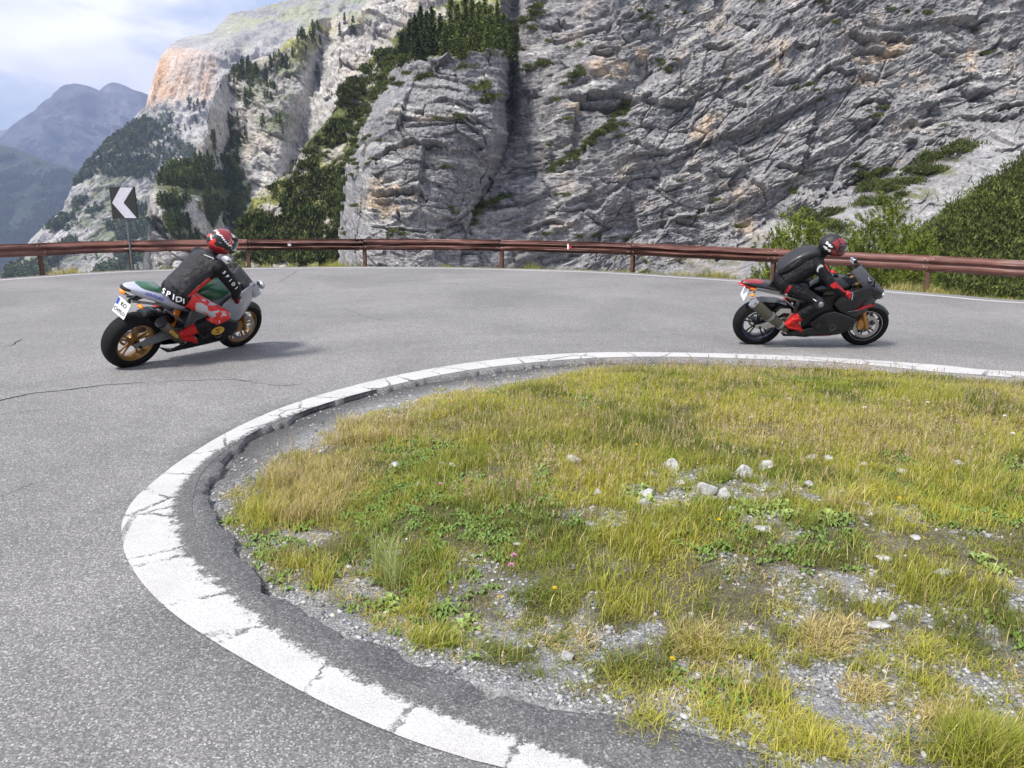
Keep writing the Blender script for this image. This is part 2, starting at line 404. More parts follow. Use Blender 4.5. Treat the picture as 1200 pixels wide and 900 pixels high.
# ------------------------------------------------------------------ grass island ground
ISL = np.vstack([LPj, [(14, .2)]])
nx, ny = 760, 470
gx = np.linspace(-3.2, 12.5, nx); gy = np.linspace(.6, 10.4, ny); GX, GY = np.meshgrid(gx, gy)
sub = LP[::5]
DI = segdist(GX, GY, [tuple(q) for q in sub], True)
mid = segdist(np.array([3.0]), np.array([6.0]), [tuple(q) for q in sub], True)[0]
if mid < 0: DI = -DI
def island_h(X, Y, D):
    h = -.050 + .135 * sstep(.05, 1.9, D) * (1 - .55 * sstep(4.2, 2.6, Y))
    h = h + .03 * fbm(X * .9, Y * .9, 3, 11) * sstep(.1, .8, D) + .008 * fbm(X * 6, Y * 6, 3, 14)
    far = sstep(6.5, 8.5, Y)
    h = h + .03 * far * sstep(.5, 1.5, D)
    h = h + .045 * sstep(3.6, 2.8, Y) * sstep(.35, .0, D)       # gravel lies flush with the asphalt near the camera
    return np.where(D < -.02, -.11, h)
GZ = island_h(GX, GY, DI)
def isl_sample(x, y):
    fx = (x - gx[0]) / (gx[1] - gx[0]); fy = (y - gy[0]) / (gy[1] - gy[0])
    ix = np.clip(fx.astype(int), 0, nx - 2); iy = np.clip(fy.astype(int), 0, ny - 2); fx = np.clip(fx - ix, 0, 1); fy = np.clip(fy - iy, 0, 1)
    def s(A): return (A[iy, ix] * (1 - fx) + A[iy, ix + 1] * fx) * (1 - fy) + (A[iy + 1, ix] * (1 - fx) + A[iy + 1, ix + 1] * fx) * fy
    return s(GZ), s(DI)
def to_px(X, Y, Z):
    vz = Z - H; f = Y * math.cos(PITCH) - vz * math.sin(PITCH); u = Y * math.sin(PITCH) + vz * math.cos(PITCH)
    return 600 + F * X / f, 450 - F * u / f
# where the grass grows: density 0..1 as a field over the island
grass_edge = [(1300, 437), (1200, 437), (1000, 430), (800, 426), (735, 429), (680, 437), (600, 455), (540, 470), (500, 490), (440, 503), (400, 520), (350, 532), (304, 552), (276, 578), (258, 600), (262, 628), (290, 655), (330, 682), (395, 712), (440, 740), (490, 752), (560, 742), (600, 778), (650, 800), (740, 830), (850, 850), (960, 870), (1020, 900), (1100, 960), (1400, 960), (1400, 440)]
GE = [tuple(G(*q)[:2]) for q in grass_edge]
bare_px = [(785, 590, 62, 26, 1.1), (850, 588, 66, 28, 1.1), (900, 640, 45, 18, .7), (700, 625, 45, 14, .6), (900, 683, 60, 14, .75), (1000, 690, 70, 16, .75), (1180, 745, 90, 45, .85), (1070, 775, 120, 35, .75), (960, 830, 130, 40, .8), (820, 800, 110, 36, .85), (700, 750, 90, 28, .7), (480, 735, 70, 22, .7), (390, 690, 60, 20, .7), (355, 628, 40, 14, .6), (430, 555, 26, 8, .5), (560, 745, 40, 20, .55), (700, 665, 40, 14, .5), (1050, 620, 60, 16, .5), (940, 600, 60, 18, .6), (640, 790, 60, 22, .8), (1100, 860, 60, 30, .6), (850, 740, 50, 20, .6)]
def grass_density(X, Y):
    ins = inpoly(X, Y, GE); d = segdist(X, Y, GE + [GE[0]]); d = np.where(ins, d, -d) + .10
    den = sstep(-.06, .38, d + .16 * fbm(X * 2.2, Y * 2.2, 4, 21))
    px, py = to_px(X, Y, 0)
    warp = 14 * fbm(X * 2, Y * 2, 3, 31)
    br = np.zeros(np.shape(X))
    for (cx, cy, rx, ry, s) in bare_px:
        q = ((px + warp - cx) / rx) ** 2 + ((py + warp * .6 - cy) / ry) ** 2
        br = np.maximum(br, s * .85 * sstep(1.7, .2, q))
    n = fbm(X * 3.1, Y * 3.1, 5, 51, .6)
    near = sstep(640, 880, py)
    br = np.clip(br + (1.0 * near + .42 * sstep(560, 700, py)) * sstep(-.25, .22, n), 0, 1)
    den = den * (1 - np.clip(br * (1.05 + 2.2 * fbm(X * 6, Y * 6, 4, 71)), 0, 1))
    return np.clip(den, 0, 1)
GD = grass_density(GX, GY)
m = M('island_ground', .95)
gv = m.vor(75, out=1); sp = m.new('ShaderNodeSeparateColor'); m.l.new(gv, sp.inputs[0])
gravel = m.ramp(sp.outputs[0], [(0, (.10, .10, .105)), (.5, (.24, .24, .24)), (.85, (.36, .36, .355)), (1, (.55, .55, .53))])
dirt = m.ramp(m.noise(26, 6, .7), [(.3, (.05, .042, .028)), (.7, (.15, .13, .09))])
gcol = m.mix(m.ramp(m.noise(7, 5, .7), [(.42, 0), (.6, .75)]), gravel, m.ramp(m.noise(140, 3, .6), [(.3, .10), (.7, .30)]))
sa = m.new('ShaderNodeSeparateColor'); m.l.new(m.attr(), sa.inputs[0])
m.color(m.mix(sa.outputs[1], m.mix(sa.outputs[0], gcol, (.052, .050, .050)), dirt))
m.bump(m.math('ADD', m.vor(75), m.noise(40, 5, .7)), 1.0, .012); ISLM = m.m
lip_shade_dirt = sstep(.55, .05, DI + .12 * fbm(GX * 2, GY * 2, 3, 5)) * sstep(4.0, 6.0, GY) * .85  # dark band inside the lip: dirt plus the lip's shade, painted in
tint_ = np.stack([np.clip(lip_shade_dirt, 0, 1), np.clip(GD * 1.6, 0, 1), np.zeros_like(GD)], -1).reshape(-1, 3)
structure(mesh_np('island_ground', np.stack([GX, GY, GZ], -1).reshape(-1, 3), grid_quads(ny, nx), None, ISLM, smooth=True, col=tint_))
# the same ground carried on to the right, out of the picture
far_isl = structure(mesh_np('verge_ground', [(-3.2, .7, -.12), (26, -2, -.12), (26, 10.4, -.12), (-3.2, 10.4, -.12)], [(0, 1, 2, 3)], None, SOIL))

# ------------------------------------------------------------------ guardrail
m = M('rust_red_steel', .55, .0)
rc = m.ramp(m.noise(2.2, 7, .65, vec=m.map((1, 1, 4))), [(.3, (.095, .036, .026)), (.55, (.150, .062, .046)), (.75, (.24, .125, .095))])
m.color(m.mix(m.ramp(m.noise(24, 6, .7), [(.6, 0), (.72, .6)]), rc, (.055, .022, .016)))
m.bump(m.noise(30, 5, .6), .25, .004); RUST = m.m
m = M('rust_post_steel', .7, .2); m.color(m.ramp(m.noise(9, 6, .7), [(.3, (.05, .022, .015)), (.7, (.15, .075, .05))])); POSTM = m.m
GALV = M('bolt_zinc', .4, .9, (.5, .5, .5)).m
RAILL = OUT + onr * .72
post_px = [-330, -180, -60, 50, 155, 292, 428, 588, 741, 905, 1085, 1290, 1540]
rail = empty('guardrail', (0, 23, 0)); tag(rail, 'long rust red steel guardrail on short posts curving round the outside of the bend', 'guardrail')
RO = Vector((0, 23, 0))
# beam centre line: extend a little over road edge curve; sample posts by image azimuth
az = RAILL[:, 0] / RAILL[:, 1]
vis = RAILL[:, 1] > 8
def rail_at(px):
    i = [k for k in range(len(RAILL)) if vis[k]]
    pxs = np.array([to_px(RAILL[k, 0], RAILL[k, 1], 0)[0] for k in i]); j = np.argsort(pxs)
    return np.array([np.interp(px, pxs[j], RAILL[np.array(i)[j], 0]), np.interp(px, pxs[j], RAILL[np.array(i)[j], 1])])
def top_z(P):
    # the beam height above the road falls slightly from left to right
    return float(np.interp(P[0], [-14, -5, 0, 5, 11], [.86, .84, .84, .80, .78]))
BH = .34
prof = [(.0, 0), (.012, .0), (.012, .03), (.075, .075), (.085, .10), (.085, .125), (.02, .152), (.012, .17), (.02, .188), (.085, .222), (.085, .245), (.075, .270), (.012, .31), (.012, .34)]
prof = [(a, b) for a, b in prof]
pp = [rail_at(x) for x in post_px]
left_ext = RAILL[(RAILL[:, 1] < pp[0][1]) & (RAILL[:, 0] < 0)][::-1]
joints = [pp[0]] + pp[1:]
seg_nodes = []
d_ = 0
def beam_piece(a, b, k):
    # follow the curved line between two posts
    n = 9; fr = np.linspace(0, 1, n)
    pxa, pxb = to_px(*a, 0)[0], to_px(*b, 0)[0]
    P = np.array([rail_at(pxa + (pxb - pxa) * f) for f in fr])
    e = (P[-1] - P[0]) / np.linalg.norm(P[-1] - P[0])
    P[-1] = P[-1] + e * .14                                       # lap over the next piece
    inw = -np.array([-e[1], e[0]]); inw = inw if np.dot(inw, -P[0]) > 0 else -inw
    V = []; th = .004
    for i, q in enumerate(P):
        z = top_z(q); push = (.006 if i == n - 1 else 0)
        for s in (0, 1):
            for (o_, h_) in prof:
                r = q + inw * (.06 + o_ + push - s * th); dent = .012 * math.sin(i * 1.7 + k * 2.3) * (1 if .1 < h_ < .3 else .4)
                V.append((r[0] - RO.x, r[1] - RO.y, z - BH + h_ + dent * .5))
    m_ = len(prof); Q = []
    for i in range(n - 1):
        for s in (0, 1):
            for j in range(m_ - 1):
                a0 = i * 2 * m_ + s * m_ + j; b0 = a0 + 2 * m_; Q.append((a0, b0, b0 + 1, a0 + 1))
    for i in (0, n - 1):
        for j in range(m_ - 1):
            a0 = i * 2 * m_ + j; Q.append((a0, a0 + 1, a0 + m_ + 1, a0 + m_))
    o = mesh_np('beam', V, Q, None, RUST, parent=rail, smooth=False)
    md = o.modifiers.new('b', 'BEVEL'); md.width = .012; md.segments = 2; md.limit_method = 'ANGLE'; md.angle_limit = rad(18)
    bm = bmesh.new(); bm.from_mesh(o.data); bmesh.ops.recalc_face_normals(bm, faces=bm.faces); bm.to_mesh(o.data); bm.free()
    return o, e, inw
def box_bm(bm, c, s, R=None):
    vs = bmesh.ops.create_cube(bm, size=1)['verts']
    for v in vs:
        v.co = Vector((v.co.x * s[0], v.co.y * s[1], v.co.z * s[2]))
        if R is not None: v.co = R @ v.co
        v.co += Vector(c)
    return vs
def bm_obj(name, bm, mat, parent=None, smooth=False, bevel=0):
    if bevel: bmesh.ops.bevel(bm, geom=list(bm.edges), offset=bevel, segments=2, affect='EDGES', clamp_overlap=True)
    me = bpy.data.meshes.new(name); bm.to_mesh(me); bm.free()
    for mm in (mat if isinstance(mat, (list, tuple)) else [mat]): me.materials.append(mm)
    if smooth:
        for p_ in me.polygons: p_.use_smooth = True
    o = bpy.data.objects.new(name, me); COL.objects.link(o)
    if parent: o.parent = parent
    return o
ln_pts = [np.array((-15.6, 11.0)), np.array((-15.3, 14.6)), np.array((-14.6, 18.0))]
for k in range(len(pp)):
    a = pp[k]
    if k < len(pp) - 1:
        o, e, inw = beam_piece(a, pp[k + 1], k)
    ang = math.atan2(e[1], e[0]); R = Matrix.Rotation(ang, 4, 'Z'); z = top_z(a)
    bm = bmesh.new(); b2 = a - RO.xy if False else np.array([a[0] - RO.x, a[1] - RO.y])
    # H-section post with a spacer
    lo, hi = -.35, z - .03
    for yy in (-.05, .05): box_bm(bm, (b2[0], b2[1], 0), (.10, .006, 1), None)
    bm.clear()
    def loc(dx, dy, zz): v = R @ Vector((dx, dy, 0)); return (b2[0] + v.x, b2[1] + v.y, zz)
    box_bm(bm, loc(0, 0, (lo + hi) / 2), (.012, .09, hi - lo), R)
    box_bm(bm, loc(0, .048, (lo + hi) / 2), (.10, .008, hi - lo), R)
    box_bm(bm, loc(0, -.048, (lo + hi) / 2), (.10, .008, hi - lo), R)
    bm_obj('post', bm, POSTM, rail)
    for dx in (-.08, .09):
        for hz in (.10, .27):
            bm = bmesh.new()
            iv = Vector((inw[0], inw[1], 0)); c_ = Vector((b2[0], b2[1], z - BH + hz)) + iv * .152 + Vector((e[0], e[1], 0)) * dx
            bmesh.ops.create_uvsphere(bm, u_segments=8, v_segments=5, radius=.014, matrix=Matrix.Translation(c_))
            bm_obj('bolt', bm, GALV, rail, True)
# reflectors
REFW = M('reflector_white', .25, 0, (.85, .85, .85)).m; REFR = M('reflector_red', .25, 0, (.55, .02, .02)).m
for (px, kind) in ((342, 'w'), (668, 'r')):
    q = rail_at(px); q2 = rail_at(px + 6); e = (q2 - q) / np.linalg.norm(q2 - q); inw = np.array([e[1], -e[0]]); z = top_z(q)
    bm = bmesh.new(); c_ = Vector((q[0] - RO.x, q[1] - RO.y, z - BH + .185)) + Vector((inw[0], inw[1], 0)) * .10
    R = Matrix.Rotation(math.atan2(e[1], e[0]), 4, 'Z')
    if kind == 'w':
        vs = [bm.verts.new(c_ + R @ Vector((.10 * math.cos(t) * -1 + .03, -.02 + s, .10 * math.sin(t)))) for s in (0, .012) for t in np.linspace(-1.57, 1.57, 9)]
        n = 9; bm.faces.new(vs[:n]); bm.faces.new(vs[n:][::-1])
        for i in range(n): bm.faces.new((vs[i], vs[n + i], vs[n + (i + 1) % n], vs[(i + 1) % n]))
        bmesh.ops.recalc_face_normals(bm, faces=bm.faces); bm_obj('reflector', bm, REFW, rail)
    else:
        box_bm(bm, c_ + R @ Vector((-.03, -.03, 0)), (.04, .05, .15), R); o_ = bm_obj('reflector', bm, REFW, rail)
        bm = bmesh.new(); vs = [bm.verts.new(c_ + R @ Vector((x_, y_, z_))) for y_ in (-.03, -.015) for (x_, z_) in ((-.008, -.075), (.07, -.04), (.07, .04), (-.008, .075))]
        bm.faces.new(vs[:4]); bm.faces.new(vs[4:][::-1])
        for i in range(4): bm.faces.new((vs[i], vs[4 + i], vs[4 + (i + 1) % 4], vs[(i + 1) % 4]))
        bmesh.ops.recalc_face_normals(bm, faces=bm.faces); bm_obj('reflector', bm, REFR, rail)

# ------------------------------------------------------------------ chevron sign
m = M('sign_black', .5); m.color(m.ramp(m.noise(12, 4, .6), [(.3, .006), (.8, .02)])); SB = m.m
m = M('sign_grey_white', .5); m.color(m.ramp(m.noise(10, 4, .6), [(.3, (.42, .41, .46)), (.8, (.52, .51, .56))])); SW = m.m
m = M('galvanised_post', .55, .6); m.color(m.ramp(m.noise(14, 5, .6), [(.3, .10), (.7, .22)])); GP = m.m
Ys = 22.9
bs = Pd(155.5, 318, Ys); sx = float(bs[0]); sign = empty('chevron_sign', (sx, Ys, -.1), rad(-15))
tag(sign, 'black square road sign with a pale chevron pointing left on a thin grey post', 'road sign')
bm = bmesh.new(); bmesh.ops.create_cone(bm, cap_ends=True, segments=12, radius1=.034, radius2=.034, depth=2.4, matrix=Matrix.Translation((0, -.0, 1.17)))
bm_obj('post', bm, GP, sign, False)
S = .86
def slab(name, pts, y0, y1, mat, parent):
    bm = bmesh.new(); n = len(pts); vs = [bm.verts.new((x_, y_, z_)) for y_ in (y0, y1) for x_, z_ in pts]
    bm.faces.new(vs[:n]); bm.faces.new(vs[n:][::-1])
    for i in range(n): bm.faces.new((vs[i], vs[n + i], vs[n + (i + 1) % n], vs[(i + 1) % n]))
    bmesh.ops.recalc_face_normals(bm, faces=bm.faces); return bm_obj(name, bm, mat, parent)
zc = 2.03; hs = S / 2
pan = slab('panel', [(-hs, zc - hs * 1.04), (hs, zc - hs * 1.04), (hs, zc + hs * 1.04), (-hs, zc + hs * 1.04)], -.075, -.035, SB, sign)
t_ = S
slab('chevron', [(-hs + .06 * t_, zc), (-hs + .46 * t_, zc + hs), (hs - .04 * t_, zc + hs), (-hs + .52 * t_, zc), (hs - .02 * t_, zc - hs), (-hs + .52 * t_, zc - hs)], -.082, -.076, SW, pan)
bm = bmesh.new(); box_bm(bm, (0, -.03, zc + .2), (.3, .02, .04)); bm_obj('bracket', bm, GP, sign); bm = bmesh.new(); box_bm(bm, (0, -.03, zc - .2), (.3, .02, .04)); bm_obj('bracket', bm, GP, sign)
# ------------------------------------------------------------------ rock and mountains
def layers(s, f, seed, edge=.8):
    """stepped bedding: a random setback per layer with crisp risers and thin joints"""
    q = s * f; i = np.floor(q); r = q - i
    a = hash1(i, seed); b = hash1(i + 1, seed); v = a + (b - a) * sstep(edge, 1, r)
    joint = np.exp(-((r - .98) / .07) ** 2) + np.exp(-((r + .02) / .07) ** 2)
    return v - .5, joint
def rock_relief(X, Z, theta, seed, fine=1.0, amp=1.0):
    """relief in metres for a bedded, jointed limestone face, X across, Z up"""
    wz = 1.6 * fbm(X / 26 + 50, Z / 26, 3, seed + 3) + .12 * fbm(X / 2.2, Z / 2.2, 3, seed + 17)
    wx = .5 * fbm(X / 6, Z / 6, 3, seed + 7)
    c, s_ = np.cos(theta), np.sin(theta)
    s = Z * c - X * s_ + wz; t = X * c + Z * s_ + wx
    d = 4.0 * fbm(X / 30, Z / 24, 3, seed + 20)
    f0, r0, e0 = voro(t / 26, s / 15, seed + 25); f1, r1, e1 = voro(t / 10, s / 5.0, seed + 31); f2, r2, e2 = voro(t / 3.6, s / 1.7, seed + 41); f3, r3, e3 = voro(t / 1.25, s / .62, seed + 51); f4, r4, e4 = voro(t / .55, s / .34, seed + 56)
    d = d + 4.2 * f0 + 2.2 * f1 + .75 * f2 + .30 * f3 + .14 * f4 * fine
    l1, j1 = layers(s, 1 / 5.2, seed + 60, .9); l2, j2 = layers(s, 1 / 1.5, seed + 61, .88); l3, j3 = layers(s, 1 / .5, seed + 62)
    m1 = sstep(-.1, .3, fbm(t / 18, s / 6, 4, seed + 70)); m2 = sstep(-.05, .35, fbm(t / 6, s / 2.5, 4, seed + 71)); m3 = sstep(.05, .4, fbm(t / 5, s / 2, 4, seed + 72))
    d = d + 1.7 * l1 * m1 + .95 * l2 * m2 + .22 * l3 * m3 * fine
    d = d - 2.4 * j1 * m1 * m2 - 1.1 * j2 * m2 * m1 - .12 * j3 * m3 * fine
    cr = np.exp(-(e1 / .035) ** 2) * 1.4 * m1 + np.exp(-(e2 / .05) ** 2) * .6 * m2 + np.exp(-(e3 / .08) ** 2) * .22 * m3 * fine
    g = t * .94 + s * .4 + .8 * fbm(X / 9, Z / 9, 3, seed + 80); jl, jj = layers(g, 1 / 7.3, seed + 81, .93); jl2, jj2 = layers(g * 1.3 + s, 1 / 2.6, seed + 83, .9)
    d = d + 1.2 * jl * m2 - .4 * jj * m2 + .45 * jl2 * m1 - .2 * jj2 * m1 * m2
    d = d - cr + .26 * fbm(X / .8, Z / .6, 4, seed + 90, .65) * fine + .25 * ridged(X / 2.6, Z / 1.8, 3, seed + 95)
    tone = .30 * (r2 - .5) + .35 * (r3 - .5) + .45 * l2 * m2 + .3 * l1 + .45 * fbm(X / .7, Z / .45, 3, seed + 96, .8)
    return d * amp, tone, s, cr + j1 * m1 + j2 * m2
def interp_poly(pts, v):
    pts = sorted(pts); return np.interp(v, [p[0] for p in pts], [p[1] for p in pts])
def ell(PX, PY, lst, soft=.5):
    r = np.zeros(np.shape(PX))
    for (cx, cy, rx, ry, rot, s) in lst:
        a = rad(rot); dx = PX - cx; dy = PY - cy; u = dx * math.cos(a) + dy * math.sin(a); v = -dx * math.sin(a) + dy * math.cos(a)
        r = np.maximum(r, s * sstep(1.25, soft, np.sqrt((u / rx) ** 2 + (v / ry) ** 2)))
    return r

def rock_material(name, light, bumpscale=1.0, fine=8.0):
    m = M(name, .93)
    m.b.inputs['Specular IOR Level'].default_value = .2
    base = m.attr()
    n1 = m.noise(.9 * fine / 8, 9, .72); n2 = m.noise(.16 * fine / 8, 6, .6, dist=1.0)
    c = m.mix(1.0, base, m.ramp(n1, [(.32, .38), (.44, .80), (.56, 1.12), (.72, 1.85)]), 'MULTIPLY')
    c = m.mix(1.0, c, m.ramp(n2, [(.3, (.80, .80, .82)), (.7, (1.16, 1.15, 1.12))]), 'MULTIPLY')
    sx = m.noise(.55 * fine / 8, 6, .7, vec=m.map((1, 1, .12)))        # run-off streaks
    c = m.mix(m.ramp(sx, [(.54, 0), (.72, .5)]), c, (.055, .055, .058))
    m.color(c); m.bump(m.noise(1.3 * fine / 8, 10, .75), .9, .35 * bumpscale); return m.m
ROCK = rock_material('grey_limestone', .3, 1.0)

def place(PX, PY, Y, d):
    """push the surface at (PX, PY, Y) towards the viewer's side and slightly up by d metres"""
    P = Pd(PX, PY, Y); P[..., 1] -= d * .93; P[..., 2] += d * .30; return P
def surf(name, P, col, mat):
    nr, nc = P.shape[:2]
    return structure(mesh_np(name, P.reshape(-1, 3), grid_quads(nr, nc), None, mat, smooth=False, col=col.reshape(-1, 3)))
def smoothcols(a): return a
GREY = np.array([.232, .227, .232]); TAN = np.array([.52, .41, .30]); PALE = np.array([.48, .47, .45]); DARKG = np.array([.045, .065, .025]); MEAD = np.array([.17, .19, .06])

def overhangs(PX, PY, lines, jag=1.0):
    """roofs: a lip standing out over a deep slot along each line"""
    r = 0 * PX; wx = 2.2 * fbm(PX / 9, PY / 9, 4, 811) * jag; wy = 2.4 * fbm(PX / 7, PY / 12, 4, 812) * jag
    for pts, w_, dep in lines:
        x0 = min(p[0] for p in pts) - 25; x1 = max(p[0] for p in pts) + 25; y0 = min(p[1] for p in pts) - 25; y1 = max(p[1] for p in pts) + 25
        m_ = (PX > x0) & (PX < x1) & (PY > y0) & (PY < y1)
        if not m_.any(): continue
        px = PX[m_] + wx[m_]; py = PY[m_] + wy[m_]; sd_ = segdist(px, py, pts, True)            # positive below the line
        ends = np.minimum(np.hypot(px - pts[0][0], py - pts[0][1]), np.hypot(px - pts[-1][0], py - pts[-1][1])); en = sstep(0, 9, ends)
        r[m_] += 1.7 * dep * en * (-np.exp(-((sd_ - w_ * .6) / w_) ** 2) + .45 * np.exp(-((sd_ + w_ * 1.6) / (w_ * 1.5)) ** 2))
    return r

# ---- rounded buttress on the left of the main cliff
nc, nr = 420, 640
py_l = [(430, 392), (257, 398), (191, 402), (150, 420), (121, 433), (90, 455), (73, 462), (60, 470), (-400, 470)]
py_r = [(430, 545), (300, 552), (240, 566), (210, 582), (170, 596), (60, 601), (-400, 601)]
u = np.linspace(0, 1, nc)[None, :]; v = np.linspace(0, 1, nr)[:, None]
topx = [(380, 75), (462, 72), (479, 67), (527, 62), (541, 58), (600, 61)]
vf = np.minimum(v / .86, 1); back = np.maximum(v - .86, 0) / .14
xl0 = interp_poly(py_l, 72.0)
PY = 440 + (interp_poly(topx, 462 + u * 138) - 440) * vf
XL = interp_poly(py_l, PY); XR = interp_poly(py_r, PY) + 8 * fbm(PY / 34, PY * 0, 5, 15, .65)
PX = XL + (XR - XL) * u
Yb = 196 + 62 * np.clip(1 - u / .22, 0, 1) ** 2.2 + 22 * np.clip((u - .9) / .1, 0, 1) ** 1.5 - 14 * np.sin(np.pi * u) + (440 - PY) * .045 + 0 * PY
Yb = Yb + 14 * sstep(150, 60, PY)
P0 = Pd(PX, PY, Yb); X, Z = P0[..., 0], P0[..., 2]
d, tone, s_, jn = rock_relief(X, Z - .004 * (X + 14) ** 2, rad(-3), 100)
d = d * .8 + overhangs(PX, PY, [([(437, 186), (455, 172), (480, 166), (508, 165), (530, 170)], 1.6, 1.6), ([(433, 226), (455, 227), (470, 224), (490, 221)], 1.9, 2.2), ([(436, 234), (460, 235)], 1.3, 1.4), ([(470, 143), (500, 143), (540, 142), (565, 160), (572, 172)], 1.1, .9), ([(475, 194), (505, 192), (522, 186)], 1.0, .8), ([(484, 128), (500, 129)], 1.2, 1.0), ([(528, 132), (548, 140), (560, 150)], 1.2, 1.1), ([(498, 82), (530, 92), (555, 104)], 1.3, 1.2), ([(410, 216), (425, 196), (436, 186)], 1.0, .9), ([(455, 246), (466, 254), (462, 240)], 1.2, 1.2), ([(560, 180), (572, 190), (560, 215)], 1.0, .8), ([(520, 262), (540, 252), (556, 238)], 1.4, 1.2), ([(430, 262), (470, 264), (500, 268)], 1.0, .8), ([(505, 215), (520, 213)], 1.0, .8), ([(470, 100), (520, 104), (545, 112)], 1.0, .8), ([(430, 150), (460, 146)], .9, .7), ([(420, 240), (445, 246)], .9, .7)])
Pm = place(PX, PY, Yb, d); Pm[..., 1] += back * 70; Pm[..., 2] += back * 16 + 3 * back * fbm(X / 8, X * 0 + back * 6, 3, 3)
tan_ = ell(PX, PY, [(460, 232, 42, 22, -12, .9), (455, 215, 30, 9, 0, .7), (490, 168, 34, 5, -5, .5), (500, 135, 50, 4, 4, .35)]) * sstep(-.2, .35, fbm(X / 3, Z / 2, 4, 7))
cmap = GREY * (1 + .42 * tone)[..., None]
cmap = cmap + (PALE - cmap) * (.75 * sstep(.15, .6, fbm(X / 7, s_ / .9, 4, 9)))[..., None]
cmap = cmap + (TAN - cmap) * tan_[..., None]
cmap = np.where((back > .02)[..., None], MEAD * .8, cmap)
surf('cliff', Pm, cmap, ROCK); BUT = (PX, PY, Pm)

# ---- main cliff wall
pxs = np.concatenate([np.linspace(380, 575, 60, endpoint=False), np.linspace(575, 1215, 1060, endpoint=False), np.linspace(1215, 2300, 260)])
pys = np.concatenate([np.linspace(470, 345, 30, endpoint=False), np.linspace(345, -8, 640, endpoint=False), np.linspace(-8, -330, 120)])
PX, PY = np.meshgrid(pxs, pys)
xg = interp_poly([(470, 470), (300, 545), (240, 560), (205, 578), (170, 592), (100, 597), (0, 603), (-330, 640)], PY)
xm = np.maximum(xg - 16, 440); PX = np.where(PX < 1215, xm + (PX - 380) * (1215 - xm) / (1215 - 380), PX)
Yb = 201 + (300 - PY) * .075 + 0 * PX
Yb = Yb + (9 * sstep(215, 120, PY)) * np.exp(-((PX - xg) / 9) ** 2) - 15 * sstep(185, 250, PY) * np.exp(-((PX - xg) / 70) ** 2) - 22 * sstep(60, 170, PX - xg) * sstep(330, 150, PY) * .5
Yb = Yb - .030 * np.maximum(PX - 760, 0) - 16 * np.exp(-((PX - 690) / 60) ** 2) * sstep(280, 120, PY)
def line_step(pts, amp, wid):
    """terrace along a line: the face above it is set back"""
    sd_ = segdist(PX + 26 * fbm(PX / 60, PY / 60, 4, 35), PY + 26 * fbm(PX / 60 + 9, PY / 60, 4, 36), pts, True)                                # y down: above the line is negative for left-to-right
    return amp * sstep(-wid, wid, -sd_ + 9 * fbm(PX / 30, PY / 30, 5, 33, .65))
Yb = Yb + line_step([(380, 330), (560, 246), (650, 190), (742, 108), (800, 60), (900, -60), (1000, -330)], 5, 4)
Yb = Yb + line_step([(560, 345), (640, 262), (730, 225), (830, 165), (925, 60), (1000, -40), (1100, -330)], 2.5, 3)
Yb = Yb + line_step([(700, 345), (800, 265), (905, 190), (1010, 150), (1110, 90), (1215, 40), (2300, -300)], 3, 3)
Yb = Yb + line_step([(760, 345), (905, 262), (1000, 215), (1080, 185), (1150, 140), (1215, 128), (2300, 60)], 9, 8)
slab_ = sstep(0, 40, segdist(PX, PY, [(700, 350), (840, 300), (905, 262), (1000, 215), (1080, 185), (1150, 140), (1215, 128), (2300, 60)], True))
Yb = Yb - slab_ * np.clip(PY - 150, 0, 260) * .30
P0 = Pd(PX, PY, Yb); X, Z = P0[..., 0], P0[..., 2]
theta = rad(13)
Zw = Z + 6 * fbm(X / 45, Z / 45, 3, 8) - .0016 * np.clip(X, 0, 90) ** 2
d, tone, s_, jn = rock_relief(X, Zw, theta, 200)
